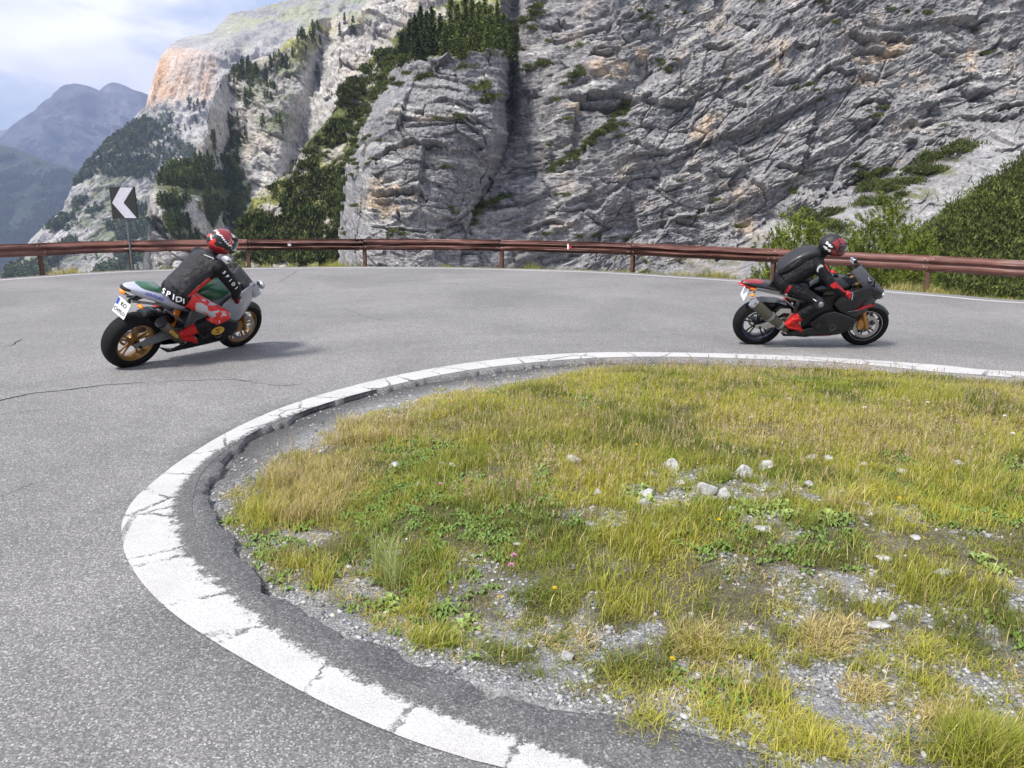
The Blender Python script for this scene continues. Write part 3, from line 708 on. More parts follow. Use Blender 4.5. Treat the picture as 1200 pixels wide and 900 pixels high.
d = d * (1 - .5 * slab_) * .95 + overhangs(PX, PY, [([(665, 113), (680, 118), (700, 119), (722, 119), (735, 112)], 2.2, 2.6), ([(690, 64), (705, 67), (720, 62)], 1.7, 1.8), ([(740, 72), (757, 73)], 1.8, 1.8), ([(688, 108), (706, 112)], 1.4, 1.4), ([(608, 106), (622, 110), (632, 116)], 1.3, 1.2), ([(630, 72), (650, 76), (668, 82)], 1.2, 1.2), ([(738, 160), (752, 170), (762, 178)], 1.6, 1.6), ([(1130, 104), (1142, 112), (1158, 107)], 2.4, 2.8), ([(985, 45), (1000, 52), (1022, 47)], 2.0, 2.2), ([(1030, 46), (1055, 43), (1075, 50)], 1.8, 2.0), ([(1012, 62), (1030, 58), (1045, 64), (1062, 60)], 1.6, 1.7), ([(1100, 104), (1120, 98), (1140, 90)], 1.6, 1.6), ([(1150, 62), (1168, 54), (1180, 40)], 1.6, 1.6), ([(1165, 130), (1185, 126), (1200, 121)], 1.8, 1.8), ([(900, 104), (920, 106), (935, 100)], 1.5, 1.4), ([(1000, 125), (1020, 120), (1050, 122)], 1.6, 1.6), ([(1070, 140), (1085, 144), (1100, 138)], 1.7, 1.6), ([(925, 62), (940, 68), (952, 60)], 1.5, 1.5), ([(960, 86), (985, 92), (1005, 88)], 1.4, 1.3), ([(850, 120), (870, 130), (885, 128)], 1.4, 1.3), ([(905, 195), (925, 206), (945, 196)], 1.6, 1.6), ([(830, 198), (850, 210), (862, 204)], 1.4, 1.4), ([(870, 205), (890, 222), (900, 240)], 1.3, 1.3), ([(855, 165), (868, 180), (880, 196)], 1.3, 1.3), ([(800, 150), (812, 160)], 1.4, 1.3), ([(780, 120), (800, 126), (815, 120)], 1.4, 1.3), ([(820, 55), (845, 62), (860, 56)], 1.4, 1.3), ([(760, 215), (780, 224), (800, 218)], 1.4, 1.3), ([(700, 210), (720, 216), (745, 208)], 1.2, 1.1), ([(640, 244), (665, 250), (690, 246)], 1.3, 1.2), ([(610, 270), (640, 262), (672, 266)], 1.3, 1.2), ([(780, 250), (800, 262), (822, 268)], 1.5, 1.4), ([(860, 22), (880, 30), (895, 24)], 1.4, 1.3), ([(960, 14), (985, 20), (1000, 30)], 1.4, 1.4), ([(1090, 60), (1105, 68), (1125, 62)], 1.4, 1.4), ([(1120, 20), (1145, 26), (1165, 18)], 1.4, 1.4), ([(720, 20), (735, 26), (748, 20)], 1.4, 1.3), ([(650, 15), (665, 24), (678, 20)], 1.3, 1.2), ([(685, 250), (700, 262), (720, 268)], 1.3, 1.2), ([(1060, 176), (1090, 168), (1120, 160)], 1.1, .9), ([(1160, 170), (1180, 176), (1200, 170)], 1.0, .8)])
Pm = place(PX, PY, Yb, d)
tan_ = ell(PX, PY, [(720, 80, 34, 14, -5, 1), (742, 70, 24, 16, 0, .9), (690, 125, 30, 5, 0, .8), (1030, 60, 40, 14, -14, .9), (1020, 90, 26, 12, -20, .8), (830, 150, 16, 20, 20, .8), (865, 240, 12, 26, 0, .7), (870, 265, 14, 14, 0, .7), (1140, 72, 9, 26, 15, .8), (905, 75, 14, 24, 0, .5), (940, 210, 16, 22, 30, .3), (815, 165, 10, 14, 0, .7), (1075, 92, 24, 10, 0, .5), (1190, 90, 14, 24, 0, .4), (850, 60, 16, 12, 0, .4)]) * sstep(-.35, .25, fbm(X / 3, Z / 2, 4, 7))
tan_ = np.maximum(tan_, .22 * sstep(.28, .55, fbm(X / 6, Z / 5, 4, 77)))
cmap = GREY * (1 + .45 * tone)[..., None]
cmap = cmap + (PALE - cmap) * (.7 * sstep(.12, .6, fbm(X / 7, s_ / .9, 4, 9)))[..., None]
cmap = cmap + (np.array([.29, .285, .29]) - cmap) * (.65 * slab_)[..., None]
scree = ell(PX, PY, [(1150, 195, 60, 34, -40, 1), (1130, 235, 22, 24, -60, 1), (1000, 262, 60, 18, -30, .6), (1010, 160, 90, 10, -28, .4)])
cmap = cmap + (np.array([.31, .305, .31]) - cmap) * (.8 * scree)[..., None]
cmap = cmap + (TAN - cmap) * tan_[..., None]
veg = ell(PX, PY, [(1030, 250, 90, 22, -28, .8), (1110, 190, 34, 18, -50, .8), (880, 300, 80, 12, -10, .6), (640, 300, 60, 8, -8, .4), (760, 306, 60, 7, 0, .5)]) * sstep(-.1, .3, fbm(X / 2, Z / 1.5, 4, 19))
cmap = cmap + (np.array([.12, .13, .045]) - cmap) * veg[..., None]
surf('cliff', Pm, cmap, ROCK); WALL = (PX, PY, Pm)

def mountain(name, ridge, left, bottom, right_px, Yfun, nr, nc, relief, colour, mat, backdrop=1.0):
    """a mountainside rising from row `bottom` to its ridge line, with a back slope behind the ridge"""
    u = np.linspace(0, 1, nc)[None, :]; v = np.linspace(0, 1, nr)[:, None]
    vf = np.minimum(v / .9, 1); back = np.maximum(v - .9, 0) / .1
    x0, x1 = ridge[0][0], ridge[-1][0]
    rx = x0 + (x1 - x0) * u; ry = interp_poly(ridge, rx)
    PY = bottom + (ry - bottom) * vf
    PX = rx + left(PY, rx) if left else rx + 0 * PY
    Yb = Yfun(PX, PY, vf)
    P0 = Pd(PX, PY, Yb); X, Z = P0[..., 0], P0[..., 2]
    d = relief(X, Z, PX, PY, vf); P = place(PX, PY, Yb, d)
    sc_ = Yb * .001
    P[..., 1] += back * sc_ * 260; P[..., 2] -= back * back * sc_ * 160
    return surf(name, P, colour(X, Z, PX, PY, d), mat), (PX, PY, P)
ROCKFAR = rock_material('far_rock', .3, 9.0, .8)
ROCKMID = rock_material('mountain_rock', .3, 3.0, 2.2)

# far blue mountain
ridge = [(-500, 190), (-300, 172), (-120, 185), (0, 163), (21, 142), (39, 132), (59, 114), (70, 104), (77, 100), (88, 99), (103, 101), (110, 104), (117, 107), (126, 101), (133, 97), (141, 99), (149, 103), (160, 107), (167, 109), (176, 122), (200, 135), (260, 150), (400, 175)]
def yf(PX, PY, vf): return 7200 + 1500 * vf
def rl(X, Z, PX, PY, vf): return (260 * ridged(X / 560 + Z / 900, Z / 900, 6, 300, .6) + 110 * fbm(X / 130 + Z / 260, Z / 240, 6, 310, .6)) * (1 - .8 * sstep(.8, 1, vf)) 
def cf(X, Z, PX, PY, d):
    f = fbm(X / 240, Z / 160, 5, 320); c = np.array([.085, .08, .085]) * (1 + 1.2 * f)[..., None]
    return c + (np.array([.04, .06, .04]) - c) * (sstep(150, 230, PY + 40 * f))[..., None]
mountain('mountain', ridge, None, 330, 0, yf, 260, 420, rl, cf, ROCKFAR)
# pale ridge even further off
ridge = [(-600, 170), (-60, 158), (0, 150), (15, 146), (24, 149), (60, 158), (200, 168)]
mountain('mountain', ridge, None, 300, 0, lambda a, b, c: 9400 + 300 * c, 90, 260, lambda X, Z, a, b, c: 120 * ridged(X / 900, Z / 900, 4, 330), lambda X, Z, a, b, d: np.broadcast_to(np.array([.2, .2, .2]), X.shape + (3,)) * 1.0, ROCKFAR)
# dark green flank on the far left
ridge = [(-600, 20), (-300, 90), (-120, 140), (0, 170), (18, 177), (36, 185), (60, 191), (89, 200), (120, 216), (170, 240), (260, 275)]
def cf(X, Z, PX, PY, d):
    f = fbm(X / 70, Z / 60, 6, 340, .6); c = np.array([.035, .050, .030]) * (1 + .5 * f)[..., None]
    rk = sstep(.22, .5, fbm(X / 110 + Z / 200, Z / 80, 5, 345) + .25 * sstep(200, 175, PY))
    return c + (np.array([.24, .235, .22]) - c) * (rk * .8)[..., None]
_, DARKF = mountain('mountain', ridge, None, 345, 0, lambda a, b, c: 3600 + 1500 * c, 260, 420, lambda X, Z, a, b, c: (80 * ridged(X / 330, Z / 420, 5, 350) + 26 * fbm(X / 50, Z / 40, 5, 355)) * (1 - .7 * sstep(.85, 1, c)), cf, ROCKFAR)

# pale massif with the orange wall
ridge = [(20, 330), (36, 281), (52, 265), (75, 245), (82, 226), (89, 210), (108, 188), (124, 171), (140, 156), (153, 146), (163, 132), (171, 126), (174, 112), (180, 92), (184, 76), (189, 64), (200, 52), (213, 44), (230, 41), (249, 37), (258, 28), (270, 16), (285, 13), (302, 11), (316, 6), (331, 2), (350, -2), (400, -14), (470, -30), (560, -50), (700, -90)]
def yf(PX, PY, vf):
    Y = 2050 - (PY - 120) * 3.1 * (PY > 120) + (120 - PY) * 2.2 * (PY < 120)
    Y = Y + 420 * sstep(66, 18, PY) + 1.2 * np.clip(PX - 190, 0, 400) * sstep(30, 90, PY) * 0
    return Y + 260 * sstep(60, 0, PX - 20 - 0) * 0 + 1.4 * np.abs(PX - 200) * 0
def wallmask(PX, PY): return sstep(165, 176, PX) * sstep(262, 240, PX) * sstep(52, 60, PY + (PX - 200) * -.12) * sstep(132, 112, PY - 4 * fbm(PX / 14, PY / 30, 3, 8))
def rl(X, Z, PX, PY, vf):
    th = rad(6)
    s = Z - X * .12; wm = wallmask(PX, PY)
    l1, j1 = layers(s + 8 * fbm(X / 90, Z / 90, 3, 360), 1 / 24, 361); l2, j2 = layers(s + 3 * fbm(X / 30, Z / 30, 3, 360), 1 / 8, 362)
    fa, ra, ea = voro(X / 48, Z / 70, 371); fb, rb, eb = voro(X / 18, Z / 22, 373)
    d = 36 * ridged(X / 190, Z / 260, 4, 363) + 20 * fbm(X / 26, Z / 26, 5, 364, .6) + (10 * l1 + 4 * l2) * (1 - .5 * wm) + 10 * fa + 5 * fb
    d = d * (1 - .5 * wm) + wm * (9 * ridged(X / 16, Z / 140, 4, 365) + 4 * l2)
    return d * (1 - .85 * sstep(.86, 1, vf))
def cf(X, Z, PX, PY, d):
    f = fbm(X / 60, Z / 34, 5, 366, .6); c = np.array([.35, .34, .33]) * (1 + .6 * f)[..., None]
    wm = wallmask(PX, PY)
    o = np.array([.50, .30, .17]) + (np.array([.52, .43, .35]) - np.array([.50, .30, .17])) * sstep(-.3, .35, fbm(X / 12, Z / 90, 4, 367))[..., None]
    c = c + (o - c) * (wm * (.55 + .45 * sstep(235, 180, PX)))[..., None]
    mead = sstep(58, 40, PY + .10 * (PX - 250) + 16 * f) * sstep(200, 300, PX) * .85
    mead = np.maximum(mead, ell(PX, PY, [(285, 52, 16, 12, 30, .8), (322, 20, 30, 8, -10, .8)]))
    c = c + (np.array([.27, .29, .13]) - c) * (mead * .8 * sstep(-.2, .3, f + .1))[..., None]
    fo = sstep(128, 165, PY - .20 * (PX - 130) - 26 * f) * sstep(-.2, .2, fbm(X / 50, Z / 36, 5, 368, .65) + .02)
    c = c + (np.array([.13, .15, .075]) - c) * (.75 * fo * (PX < 265))[..., None]
    return c
_, MASS = mountain('mountain', ridge, None, 345, 0, yf, 420, 620, rl, cf, ROCKMID)

# nearer ridge with the bare grey flank
ridge = [(160, 330), (172, 280), (174, 262), (179, 238), (185, 214), (200, 200), (214, 198), (228, 196), (236, 178), (243, 150), (249, 114), (254, 100), (262, 88), (281, 75), (300, 69), (320, 64), (338, 48), (356, 36), (366, 28), (377, 21), (395, 19), (413, 17), (425, 10), (440, -6), (480, -30), (560, -60), (660, -90)]
RIDGE5 = ridge
def yf(PX, PY, vf): return 640 + (200 - PY) * .75 + 70 * sstep(240, 270, PX) - 60 * sstep(250, 190, PX) * sstep(190, 240, PY) + 60 * np.exp(-((PX - 262 - (PY - 100) * .03) / 8) ** 2) * 0 + 40 * np.exp(-((PX - 345 - (PY - 200) * -.25) / 14) ** 2)
def rl(X, Z, PX, PY, vf):
    d, tone, s, j = rock_relief(X / 3.0, Z / 3.0, rad(-32), 381)
    return d * 3.4 * (1 - .8 * sstep(.93, 1, vf))
def cf(X, Z, PX, PY, d):
    f = fbm(X / 14, Z / 9, 5, 390, .6); c = np.array([.41, .39, .365]) * (1 + .4 * f)[..., None]
    c = c + (np.array([.42, .37, .31]) - c) * (.6 * sstep(0, .4, fbm(X / 40, Z / 30, 3, 391)))[..., None]
    g = ell(PX, PY, [(356, 50, 44, 22, -35, .95), (330, 80, 46, 20, -40, .7), (400, 20, 40, 12, 0, .6), (300, 95, 40, 26, 30, .6), (325, 130, 30, 42, -20, .8), (220, 215, 44, 22, 0, 1), (265, 225, 30, 50, 10, 1), (210, 270, 20, 20, 0, .8), (272, 165, 26, 28, 0, .5)])
    g = g * sstep(-.35, .15, f)
    gc = np.array([.10, .12, .045]) + (np.array([.30, .29, .10]) - np.array([.10, .12, .045])) * sstep(90, 40, PY)[..., None]
    return c + (gc - c) * g[..., None]
_, NEAR = mountain('mountain', ridge, None, 350, 0, yf, 460, 560, rl, cf, ROCKMID)

# green slope at the foot of the buttress
ridge = [(262, 330), (270, 290), (277, 270), (286, 250), (295, 232), (318, 214), (341, 199), (348, 184), (356, 167), (372, 148), (388, 132), (404, 108), (420, 84), (446, 56), (470, 34), (500, 10), (600, -20)]
def yf(PX, PY, vf): return 330 + (200 - PY) * .42 - .10 * (PX - 280)
def rl(X, Z, PX, PY, vf):
    d, tone, s, j = rock_relief(X / 1.4, Z / 1.4, rad(-30), 401); return d * 1.5 * (1 - .6 * sstep(.93, 1, vf))
def cf(X, Z, PX, PY, d):
    f = fbm(X / 6, Z / 5, 5, 410, .6); c = np.array([.12, .135, .05]) * (1 + .4 * f)[..., None]
    yl = sstep(-.1, .35, fbm(X / 14, Z / 12, 4, 411) + ell(PX, PY, [(350, 235, 50, 16, -38, .4)])); c = c + (np.array([.26, .26, .09]) - c) * (.8 * yl)[..., None]
    rk = sstep(.05, .3, fbm(X / 9, Z / 7, 5, 412) + ell(PX, PY, [(388, 180, 16, 26, 10, .5), (390, 262, 22, 20, 0, .35), (300, 300, 60, 14, 0, .3)])); c = c + (np.array([.38, .36, .31]) - c) * rk[..., None]
    return c
_, SLOPE = mountain('hillside', ridge, None, 350, 0, yf, 320, 360, rl, cf, ROCK)

# dark green hillside in front of the slabs on the right
ridge = [(800, 420), (860, 350), (900, 318), (960, 296), (1020, 290), (1060, 296), (1085, 285), (1110, 262), (1140, 238), (1170, 218), (1200, 200), (1300, 150), (1500, 80), (1900, -40), (2400, -100)]
def yf(PX, PY, vf): return 95 + (330 - PY) * .10 - .012 * (PX - 1000)
def cf(X, Z, PX, PY, d):
    f = fbm(X / 2, Z / 2, 4, 420); return np.array([.12, .14, .05]) * (1 + .5 * f)[..., None]
_, HILL = mountain('hillside', ridge, None, 460, 0, yf, 160, 300, lambda X, Z, a, b, c: 1.6 * fbm(X / 9, Z / 7, 4, 421), cf, SOIL if False else ROCK)
# ------------------------------------------------------------------ vegetation on the rock
def foliage(name, tones, rough=.75, transl=.25):
    m = M(name, rough); m.b.inputs['Specular IOR Level'].default_value = .2
    n = m.noise(1.3, 3, .6); c = m.ramp(n, [(.3, tones[0]), (.5, tones[1]), (.72, tones[2])])
    oi = m.new('ShaderNodeObjectInfo'); c = m.mix(1.0, c, m.ramp(oi.outputs['Random'], [(0, .75), (1, 1.3)]), 'MULTIPLY')
    c = m.mix(1.0, c, m.attr(), 'MULTIPLY'); m.color(c)
    return m.m
F_DARK = foliage('dark_needles', [(.020, .034, .012), (.038, .056, .018), (.075, .095, .032)])
F_MUGO = foliage('dwarf_pine_needles', [(.030, .044, .012), (.068, .086, .020), (.15, .165, .04)])
F_LARCH = foliage('larch_needles', [(.045, .065, .016), (.085, .11, .026), (.14, .16, .04)])
F_YOUNG = foliage('young_pine_needles', [(.060, .085, .014), (.125, .16, .024), (.22, .25, .045)])
F_FAR = foliage('far_conifers', [(.055, .08, .034), (.085, .11, .045), (.13, .15, .065)])
BARK = M('bark', .9); BARK.color(BARK.ramp(BARK.noise(9, 5, .7), [(.3, (.05, .038, .03)), (.7, (.15, .12, .10))])); BARK = BARK.m

def leaves(C, D, length, width, r):
    """thin triangles at C pointing along D (n,3)"""
    n = len(C); D = D / (np.linalg.norm(D, axis=1)[:, None] + 1e-9)
    s = np.cross(D, r.normal(size=(n, 3))); s /= np.linalg.norm(s, axis=1)[:, None] + 1e-9
    ln = (length * (.6 + .8 * r.random(n)))[:, None]; wd = (width * (.6 + .8 * r.random(n)))[:, None]
    V = np.stack([C - s * wd / 2 - D * ln * .3, C + s * wd / 2 - D * ln * .3, C + D * ln * .7], 1).reshape(-1, 3)
    T = np.arange(n * 3).reshape(-1, 3); tint = np.repeat(.72 + .56 * r.random(n), 3)
    return V, T, np.stack([tint, tint, tint], 1)
def crown_conifer(h, R, seed, whorls=26, per=7, seg=7, size=.34, start=.1, tip=.85, droop=.25):
    r = np.random.default_rng(seed); C = []; D = []
    for k in range(whorls):
        f = start + (1 - start) * (k + r.random() * .6) / whorls; z = f * h
        for b in range(per):
            if r.random() < .12: continue
            a = r.random() * 6.283; L_ = R * ((1 - f) ** tip) * (.55 + .75 * r.random()) + .12 * R * .3
            for j in range(seg):
                q = (j + .4 + r.random() * .5) / seg; w_ = .16 * R * q * (1 - q * .4)
                C.append((math.cos(a) * L_ * q + r.normal() * w_, math.sin(a) * L_ * q + r.normal() * w_, z - droop * L_ * q * q + .1 * L_ * q + r.normal() * .08 * R)); D.append((math.cos(a) + r.normal() * .5, math.sin(a) + r.normal() * .5, .25 + r.normal() * .5))
    return leaves(np.array(C), np.array(D), size * 1.3, size, r)
def crown_mugo(n, seed, size=.28, w=.16, flat=.62):
    r = np.random.default_rng(seed); k = 9; lob = r.normal(size=(k, 3)) * (.34, .34, .14) + (0, 0, .3); rr = .32 + .3 * r.random(k)
    i = r.integers(0, k, n); v = r.normal(size=(n, 3)); v /= np.linalg.norm(v, axis=1)[:, None]; v[:, 2] = np.abs(v[:, 2]) * 1.0 - .15
    C = lob[i] + v * rr[i][:, None] * (.7 + .4 * r.random(n))[:, None]; C[:, 2] *= flat * 1.5
    D = v * .6 + r.normal(size=(n, 3)) * .35 + (0, 0, .75)
    return leaves(C, D, size, w, r)
def tree_obj(name, label, cat, group, V, T, col, fmat, h, tr, loc, trunk_from=-.5, scale=1.0, rz=0.0, shared=None):
    o = empty(name, loc, rz); o.scale = (scale,) * 3; tag(o, label, cat, group)
    if shared is None:
        cr_ = mesh_np('crown', V, None, T, fmat, parent=o, col=col)
        bm = bmesh.new(); bmesh.ops.create_cone(bm, cap_ends=True, segments=8, radius1=tr, radius2=tr * .15, depth=h * .97 - trunk_from, matrix=Matrix.Translation((0, 0, (h * .97 + trunk_from) / 2)))
        r = random.Random(int(h * 100))
        for i in range(10):
            z = h * (.1 + .8 * i / 10); a = r.random() * 6.28; L_ = h * .16 * (1 - i / 11)
            mtx = Matrix.Translation((math.cos(a) * L_ / 2, math.sin(a) * L_ / 2, z)) @ Matrix.Rotation(a, 4, 'Z') @ Matrix.Rotation(math.pi / 2, 4, 'Y')
            bmesh.ops.create_cone(bm, cap_ends=False, segments=5, radius1=tr * .25, radius2=tr * .1, depth=L_, matrix=mtx)
        bm_obj('trunk', bm, BARK, o)
    else:
        for s_ in shared:
            c_ = s_.copy(); COL.objects.link(c_); c_.parent = o
    return o
def kids(o): return [c for c in bpy.data.objects if c.parent == o]

def locate(S, px, py, st=3):
    PX, PY, P = S; a = PX[::st, ::st]; b = PY[::st, ::st]; k = np.argmin((a - px) ** 2 + (b - py) ** 2); return P[::st, ::st].reshape(-1, 3)[k]
def scatter(name, S, mask_fn, count, templates, size, mat, label, cat, seed, upm=1.0, sink=.1):
    r = np.random.default_rng(seed); PX, PY, P = S
    w_ = mask_fn(PX, PY, P).ravel(); vis = (PY.ravel() > -30) & (PX.ravel() > -40) & (PX.ravel() < 1240); w_ = np.where(vis, w_, 0)
    # weight by the area a vertex stands for, roughly even
    idx = r.choice(len(w_), size=min(count, int((w_ > 0).sum())), replace=False, p=w_ / w_.sum())
    pos = P.reshape(-1, 3)[idx]; Vs = []; Ts = []; Cs = []; off = 0
    for p_ in pos:
        V, T, C = templates[r.integers(len(templates))]
        s_ = size[0] + (size[1] - size[0]) * r.random() ** 1.5; a = r.random() * 6.283; ca, sa = math.cos(a), math.sin(a)
        W = np.stack([V[:, 0] * ca - V[:, 1] * sa, V[:, 0] * sa + V[:, 1] * ca, V[:, 2] - sink], 1) * s_ + p_
        Vs.append(W); Ts.append(T + off); off += len(V); Cs.append(C * (.6 + .9 * r.random()))
    o = mesh_np(name, np.concatenate(Vs), None, np.concatenate(Ts), mat, col=np.concatenate(Cs))
    tag(o, label, cat, kind='stuff'); return o

T_CON = [crown_conifer(1.0, .30, 500 + i, 9, 5, 2, .16, .04, .7, .2) for i in range(5)]
T_CON2 = [crown_conifer(1.0, .30, 520 + i, 14, 6, 3, .09, .06, .8, .2) for i in range(5)]
T_MUG = [crown_mugo(70, 540 + i, .42, .26) for i in range(6)]
T_MUGD = [crown_mugo(420, 560 + i, .15, .065) for i in range(6)]

def noise_mask(P, sc, seed, lo=-.1, hi=.3): return sstep(lo, hi, fbm(P[..., 0] / sc, P[..., 2] / sc, 4, seed))
def inmask(PX, PY, poly): return inpoly(PX, PY, poly).astype(float)
# woods on the pale massif
def mk(PX, PY, P):
    a = inmask(PX, PY, [(86, 218), (108, 188), (126, 168), (150, 150), (170, 138), (190, 150), (215, 168), (236, 180), (240, 215), (225, 222), (200, 215), (160, 210), (120, 208)]) * (.25 + noise_mask(P, 60, 601, -.25, .1))
    b = inmask(PX, PY, [(30, 300), (70, 250), (100, 232), (150, 236), (190, 240), (190, 330), (10, 335)]) * noise_mask(P, 50, 602, -.15, .1) * .8
    c = inmask(PX, PY, [(180, 150), (245, 170), (245, 120), (215, 120)]) * noise_mask(P, 30, 603, .05, .3) * .2
    return a + b + c
scatter('mountain_forest', MASS, mk, 5200, T_CON, (9, 17), F_FAR, 'conifer woods covering the lower slopes of the pale massif', 'forest', 1)
def mk(PX, PY, P): return inmask(PX, PY, [(-40, 165), (90, 205), (100, 230), (40, 300), (-40, 340)]) * noise_mask(P, 110, 605, -.1, .15)
scatter('mountain_forest', DARKF, mk, 4200, T_CON, (16, 26), F_FAR, 'dark distant conifer woods on the dark green flank at the far left', 'forest', 2)
def mk(PX, PY, P):
    return ell(PX, PY, [(225, 210, 44, 18, 0, 1), (266, 235, 24, 44, 10, 1), (205, 235, 22, 16, 0, .6), (318, 128, 26, 46, -22, .9), (290, 92, 38, 16, 30, .8), (345, 60, 40, 12, -38, .6), (272, 165, 22, 28, 0, .5), (300, 110, 22, 22, 0, .7), (205, 272, 20, 16, 0, .5), (335, 160, 20, 14, 0, .6)], .6) * noise_mask(P, 16, 606, -.15, .2)
scatter('ridge_forest', NEAR, mk, 1300, T_CON2, (4, 11), F_MUGO, 'dark pines clinging to the gullies and crest of the bare grey ridge', 'forest', 3)
def mk(PX, PY, P):
    a = inmask(PX, PY, [(318, 222), (341, 203), (356, 172), (388, 138), (420, 88), (446, 60), (470, 40), (500, 20), (500, 90), (440, 120), (415, 150), (395, 165), (372, 185), (350, 210), (322, 235)])
    b = ell(PX, PY, [(370, 240, 46, 34, -25, 1), (300, 262, 22, 12, -35, .7), (330, 275, 30, 9, 0, .8), (370, 270, 40, 14, 0, .9), (350, 300, 60, 8, 0, .8)], .7)
    return np.maximum(a, b) * (.06 + noise_mask(P, 9, 607, -.1, .2))
scatter('dwarf_pine_scrub', SLOPE, mk, 2300, T_MUG, (1.6, 3.6), F_MUGO, 'dark green dwarf pine scrub on the grassy slope left of the grey buttress', 'scrub', 4)
scatter('dwarf_pine_scrub', HILL, lambda PX, PY, P: inmask(PX, PY, [(1040, 350), (1060, 300), (1085, 287), (1110, 264), (1140, 240), (1170, 220), (1240, 180), (1240, 360), (1000, 400)]) , 2000, T_MUGD, (.9, 3.7), F_MUGO, 'dense dark green dwarf pine scrub on the hillside at the right edge', 'scrub', 5)

# dwarf pines dotted over the cliffs: each one a bush of its own
MUG = []
for i in range(6):
    V, T, C = crown_mugo(520, 580 + i, .20, .09); me = mesh_np('dwarf_pine', V, None, T, F_MUGO, col=C); MUG.append(me.data); bpy.data.objects.remove(me)
def mugo(S, px, py, size, label, group, k=[0]):
    p_ = locate(S, px, py); me = MUG[k[0] % 6]; k[0] += 1
    o = bpy.data.objects.new('dwarf_pine', me); COL.objects.link(o); o.location = (p_[0], p_[1] - .2, p_[2] - .25 * size); size *= 1.35; o.scale = (size * (1 + .4 * random.random()), size, size * (.8 + .3 * random.random())); o.rotation_euler = (0, 0, random.random() * .8 - .4)
    tag(o, label, 'shrub', group); return o
def along(pts, step, jit):
    P = resample(np.array(pts, float), step); return [(a + random.uniform(-jit, jit), b + random.uniform(-jit, jit)) for a, b in P]
g = 'dwarf pines in the long diagonal cleft'
for a, b in along([(646, 200), (668, 186), (690, 166), (702, 152), (716, 142), (728, 128), (738, 114)], 2.6, 2.5): mugo(WALL, a, b, 1.05 + .5 * random.random(), 'dark dwarf pine in the long diagonal cleft across the middle of the cliff', g)
g = 'dwarf pines at the foot of the gully'
for a, b in along([(557, 262), (560, 244), (575, 238), (592, 232)], 3, 2): mugo(WALL, a, b, 1.0 + .5 * random.random(), 'dark dwarf pine in the short curved cleft right of the buttress foot', g)
g = 'dwarf pines beside the dark gully'
for a, b in along([(606, 62), (612, 40), (622, 24), (634, 6)], 3.5, 5) + along([(600, 70), (606, 90)], 6, 4) + along([(664, 106), (672, 96), (680, 84)], 4, 2) + along([(612, 88), (625, 80), (640, 76)], 5, 3): mugo(WALL, a, b, 1.1 + .8 * random.random(), 'dark dwarf pine on the ledges just right of the steep dark gully', g)
g = 'dwarf pines on the pale slabs'
for a, b in along([(1130, 192), (1120, 180), (1140, 165)], 4, 4) + along([(1100, 188), (1080, 198), (1110, 205)], 6, 6) + [(1060 + random.uniform(-50, 46), 225 + random.uniform(-24, 26)) for i in range(80)] + [(960 + random.uniform(-24, 20), 256 + random.uniform(-8, 16)) for i in range(16)]:
    if b < 262 - (a - 900) * .62 + 62 and b > 262 - (a - 900) * .62 - 12: mugo(WALL, a, b, 1.3 + 1.5 * random.random(), 'dark green dwarf pine on the pale scree slabs at the lower right of the cliff', g)
g = 'dwarf pines on the big cliff'
pts = [(656, 118), (776, 78), (780, 84), (790, 76), (772, 72), (754, 20), (762, 28), (770, 30), (748, 14), (764, 16), (783, 0), (645, 45), (660, 52), (678, 50), (735, 120), (728, 157), (733, 142), (715, 150), (672, 140), (930, 112), (942, 108), (950, 114), (962, 100), (955, 118), (848, 88), (852, 96), (872, 106), (1015, 134), (1028, 130), (1040, 128), (1022, 140), (1110, 145), (1002, 194), (1010, 196), (1048, 200), (925, 228), (930, 230), (1003, 210), (938, 246), (838, 238), (820, 250), (650, 226), (660, 228), (668, 230), (675, 280), (700, 275), (718, 278), (735, 280), (742, 277), (635, 276), (955, 10), (1040, 15), (1060, 18), (1150, 30), (1085, 16), (806, 8), (892, 1), (1162, 60), (965, 42), (907, 290), (886, 288), (808, 258), (862, 268), (796, 212), (850, 218), (640, 170), (604, 200)]
for a, b in pts: mugo(WALL, a + random.uniform(-2, 2), b, .7 + .8 * random.random(), 'small dark dwarf pine clinging alone to the wide grey rock face', g)
g = 'dwarf pines on the rounded buttress'
pts = [(430, 164), (433, 161), (446, 160), (420, 171), (437, 185), (430, 192), (420, 194), (414, 210), (417, 190), (512, 137), (536, 141), (541, 143), (538, 139), (568, 106), (572, 120), (566, 122), (577, 118), (528, 240), (530, 246), (512, 267), (462, 268), (470, 270), (456, 272), (419, 241), (402, 268), (404, 275), (522, 190), (432, 137), (560, 110), (500, 86), (545, 78), (490, 90), (470, 100), (462, 92), (478, 84)]
for a, b in pts: mugo(BUT, a + random.uniform(-1, 1), b, .8 + .7 * random.random() + (.5 if b < 125 else 0), 'small dark dwarf pine on a narrow ledge of the rounded grey buttress', g)
# scrub along the left rim of the buttress
g = 'dwarf pines along the left rim of the buttress'
for a, b in along([(398, 262), (401, 230), (404, 200), (414, 165), (430, 128), (447, 104), (462, 80), (470, 70)], 3.2, 6): mugo(BUT, a, b, 1.3 + .9 * random.random(), 'dark dwarf pine on the left rim of the rounded grey buttress', g)
for a, b in along([(430, 110), (446, 84), (462, 66), (480, 58)], 3.0, 9): mugo(BUT, a, b, 1.6 + .9 * random.random(), 'dark dwarf pine on the left rim of the rounded grey buttress', g)

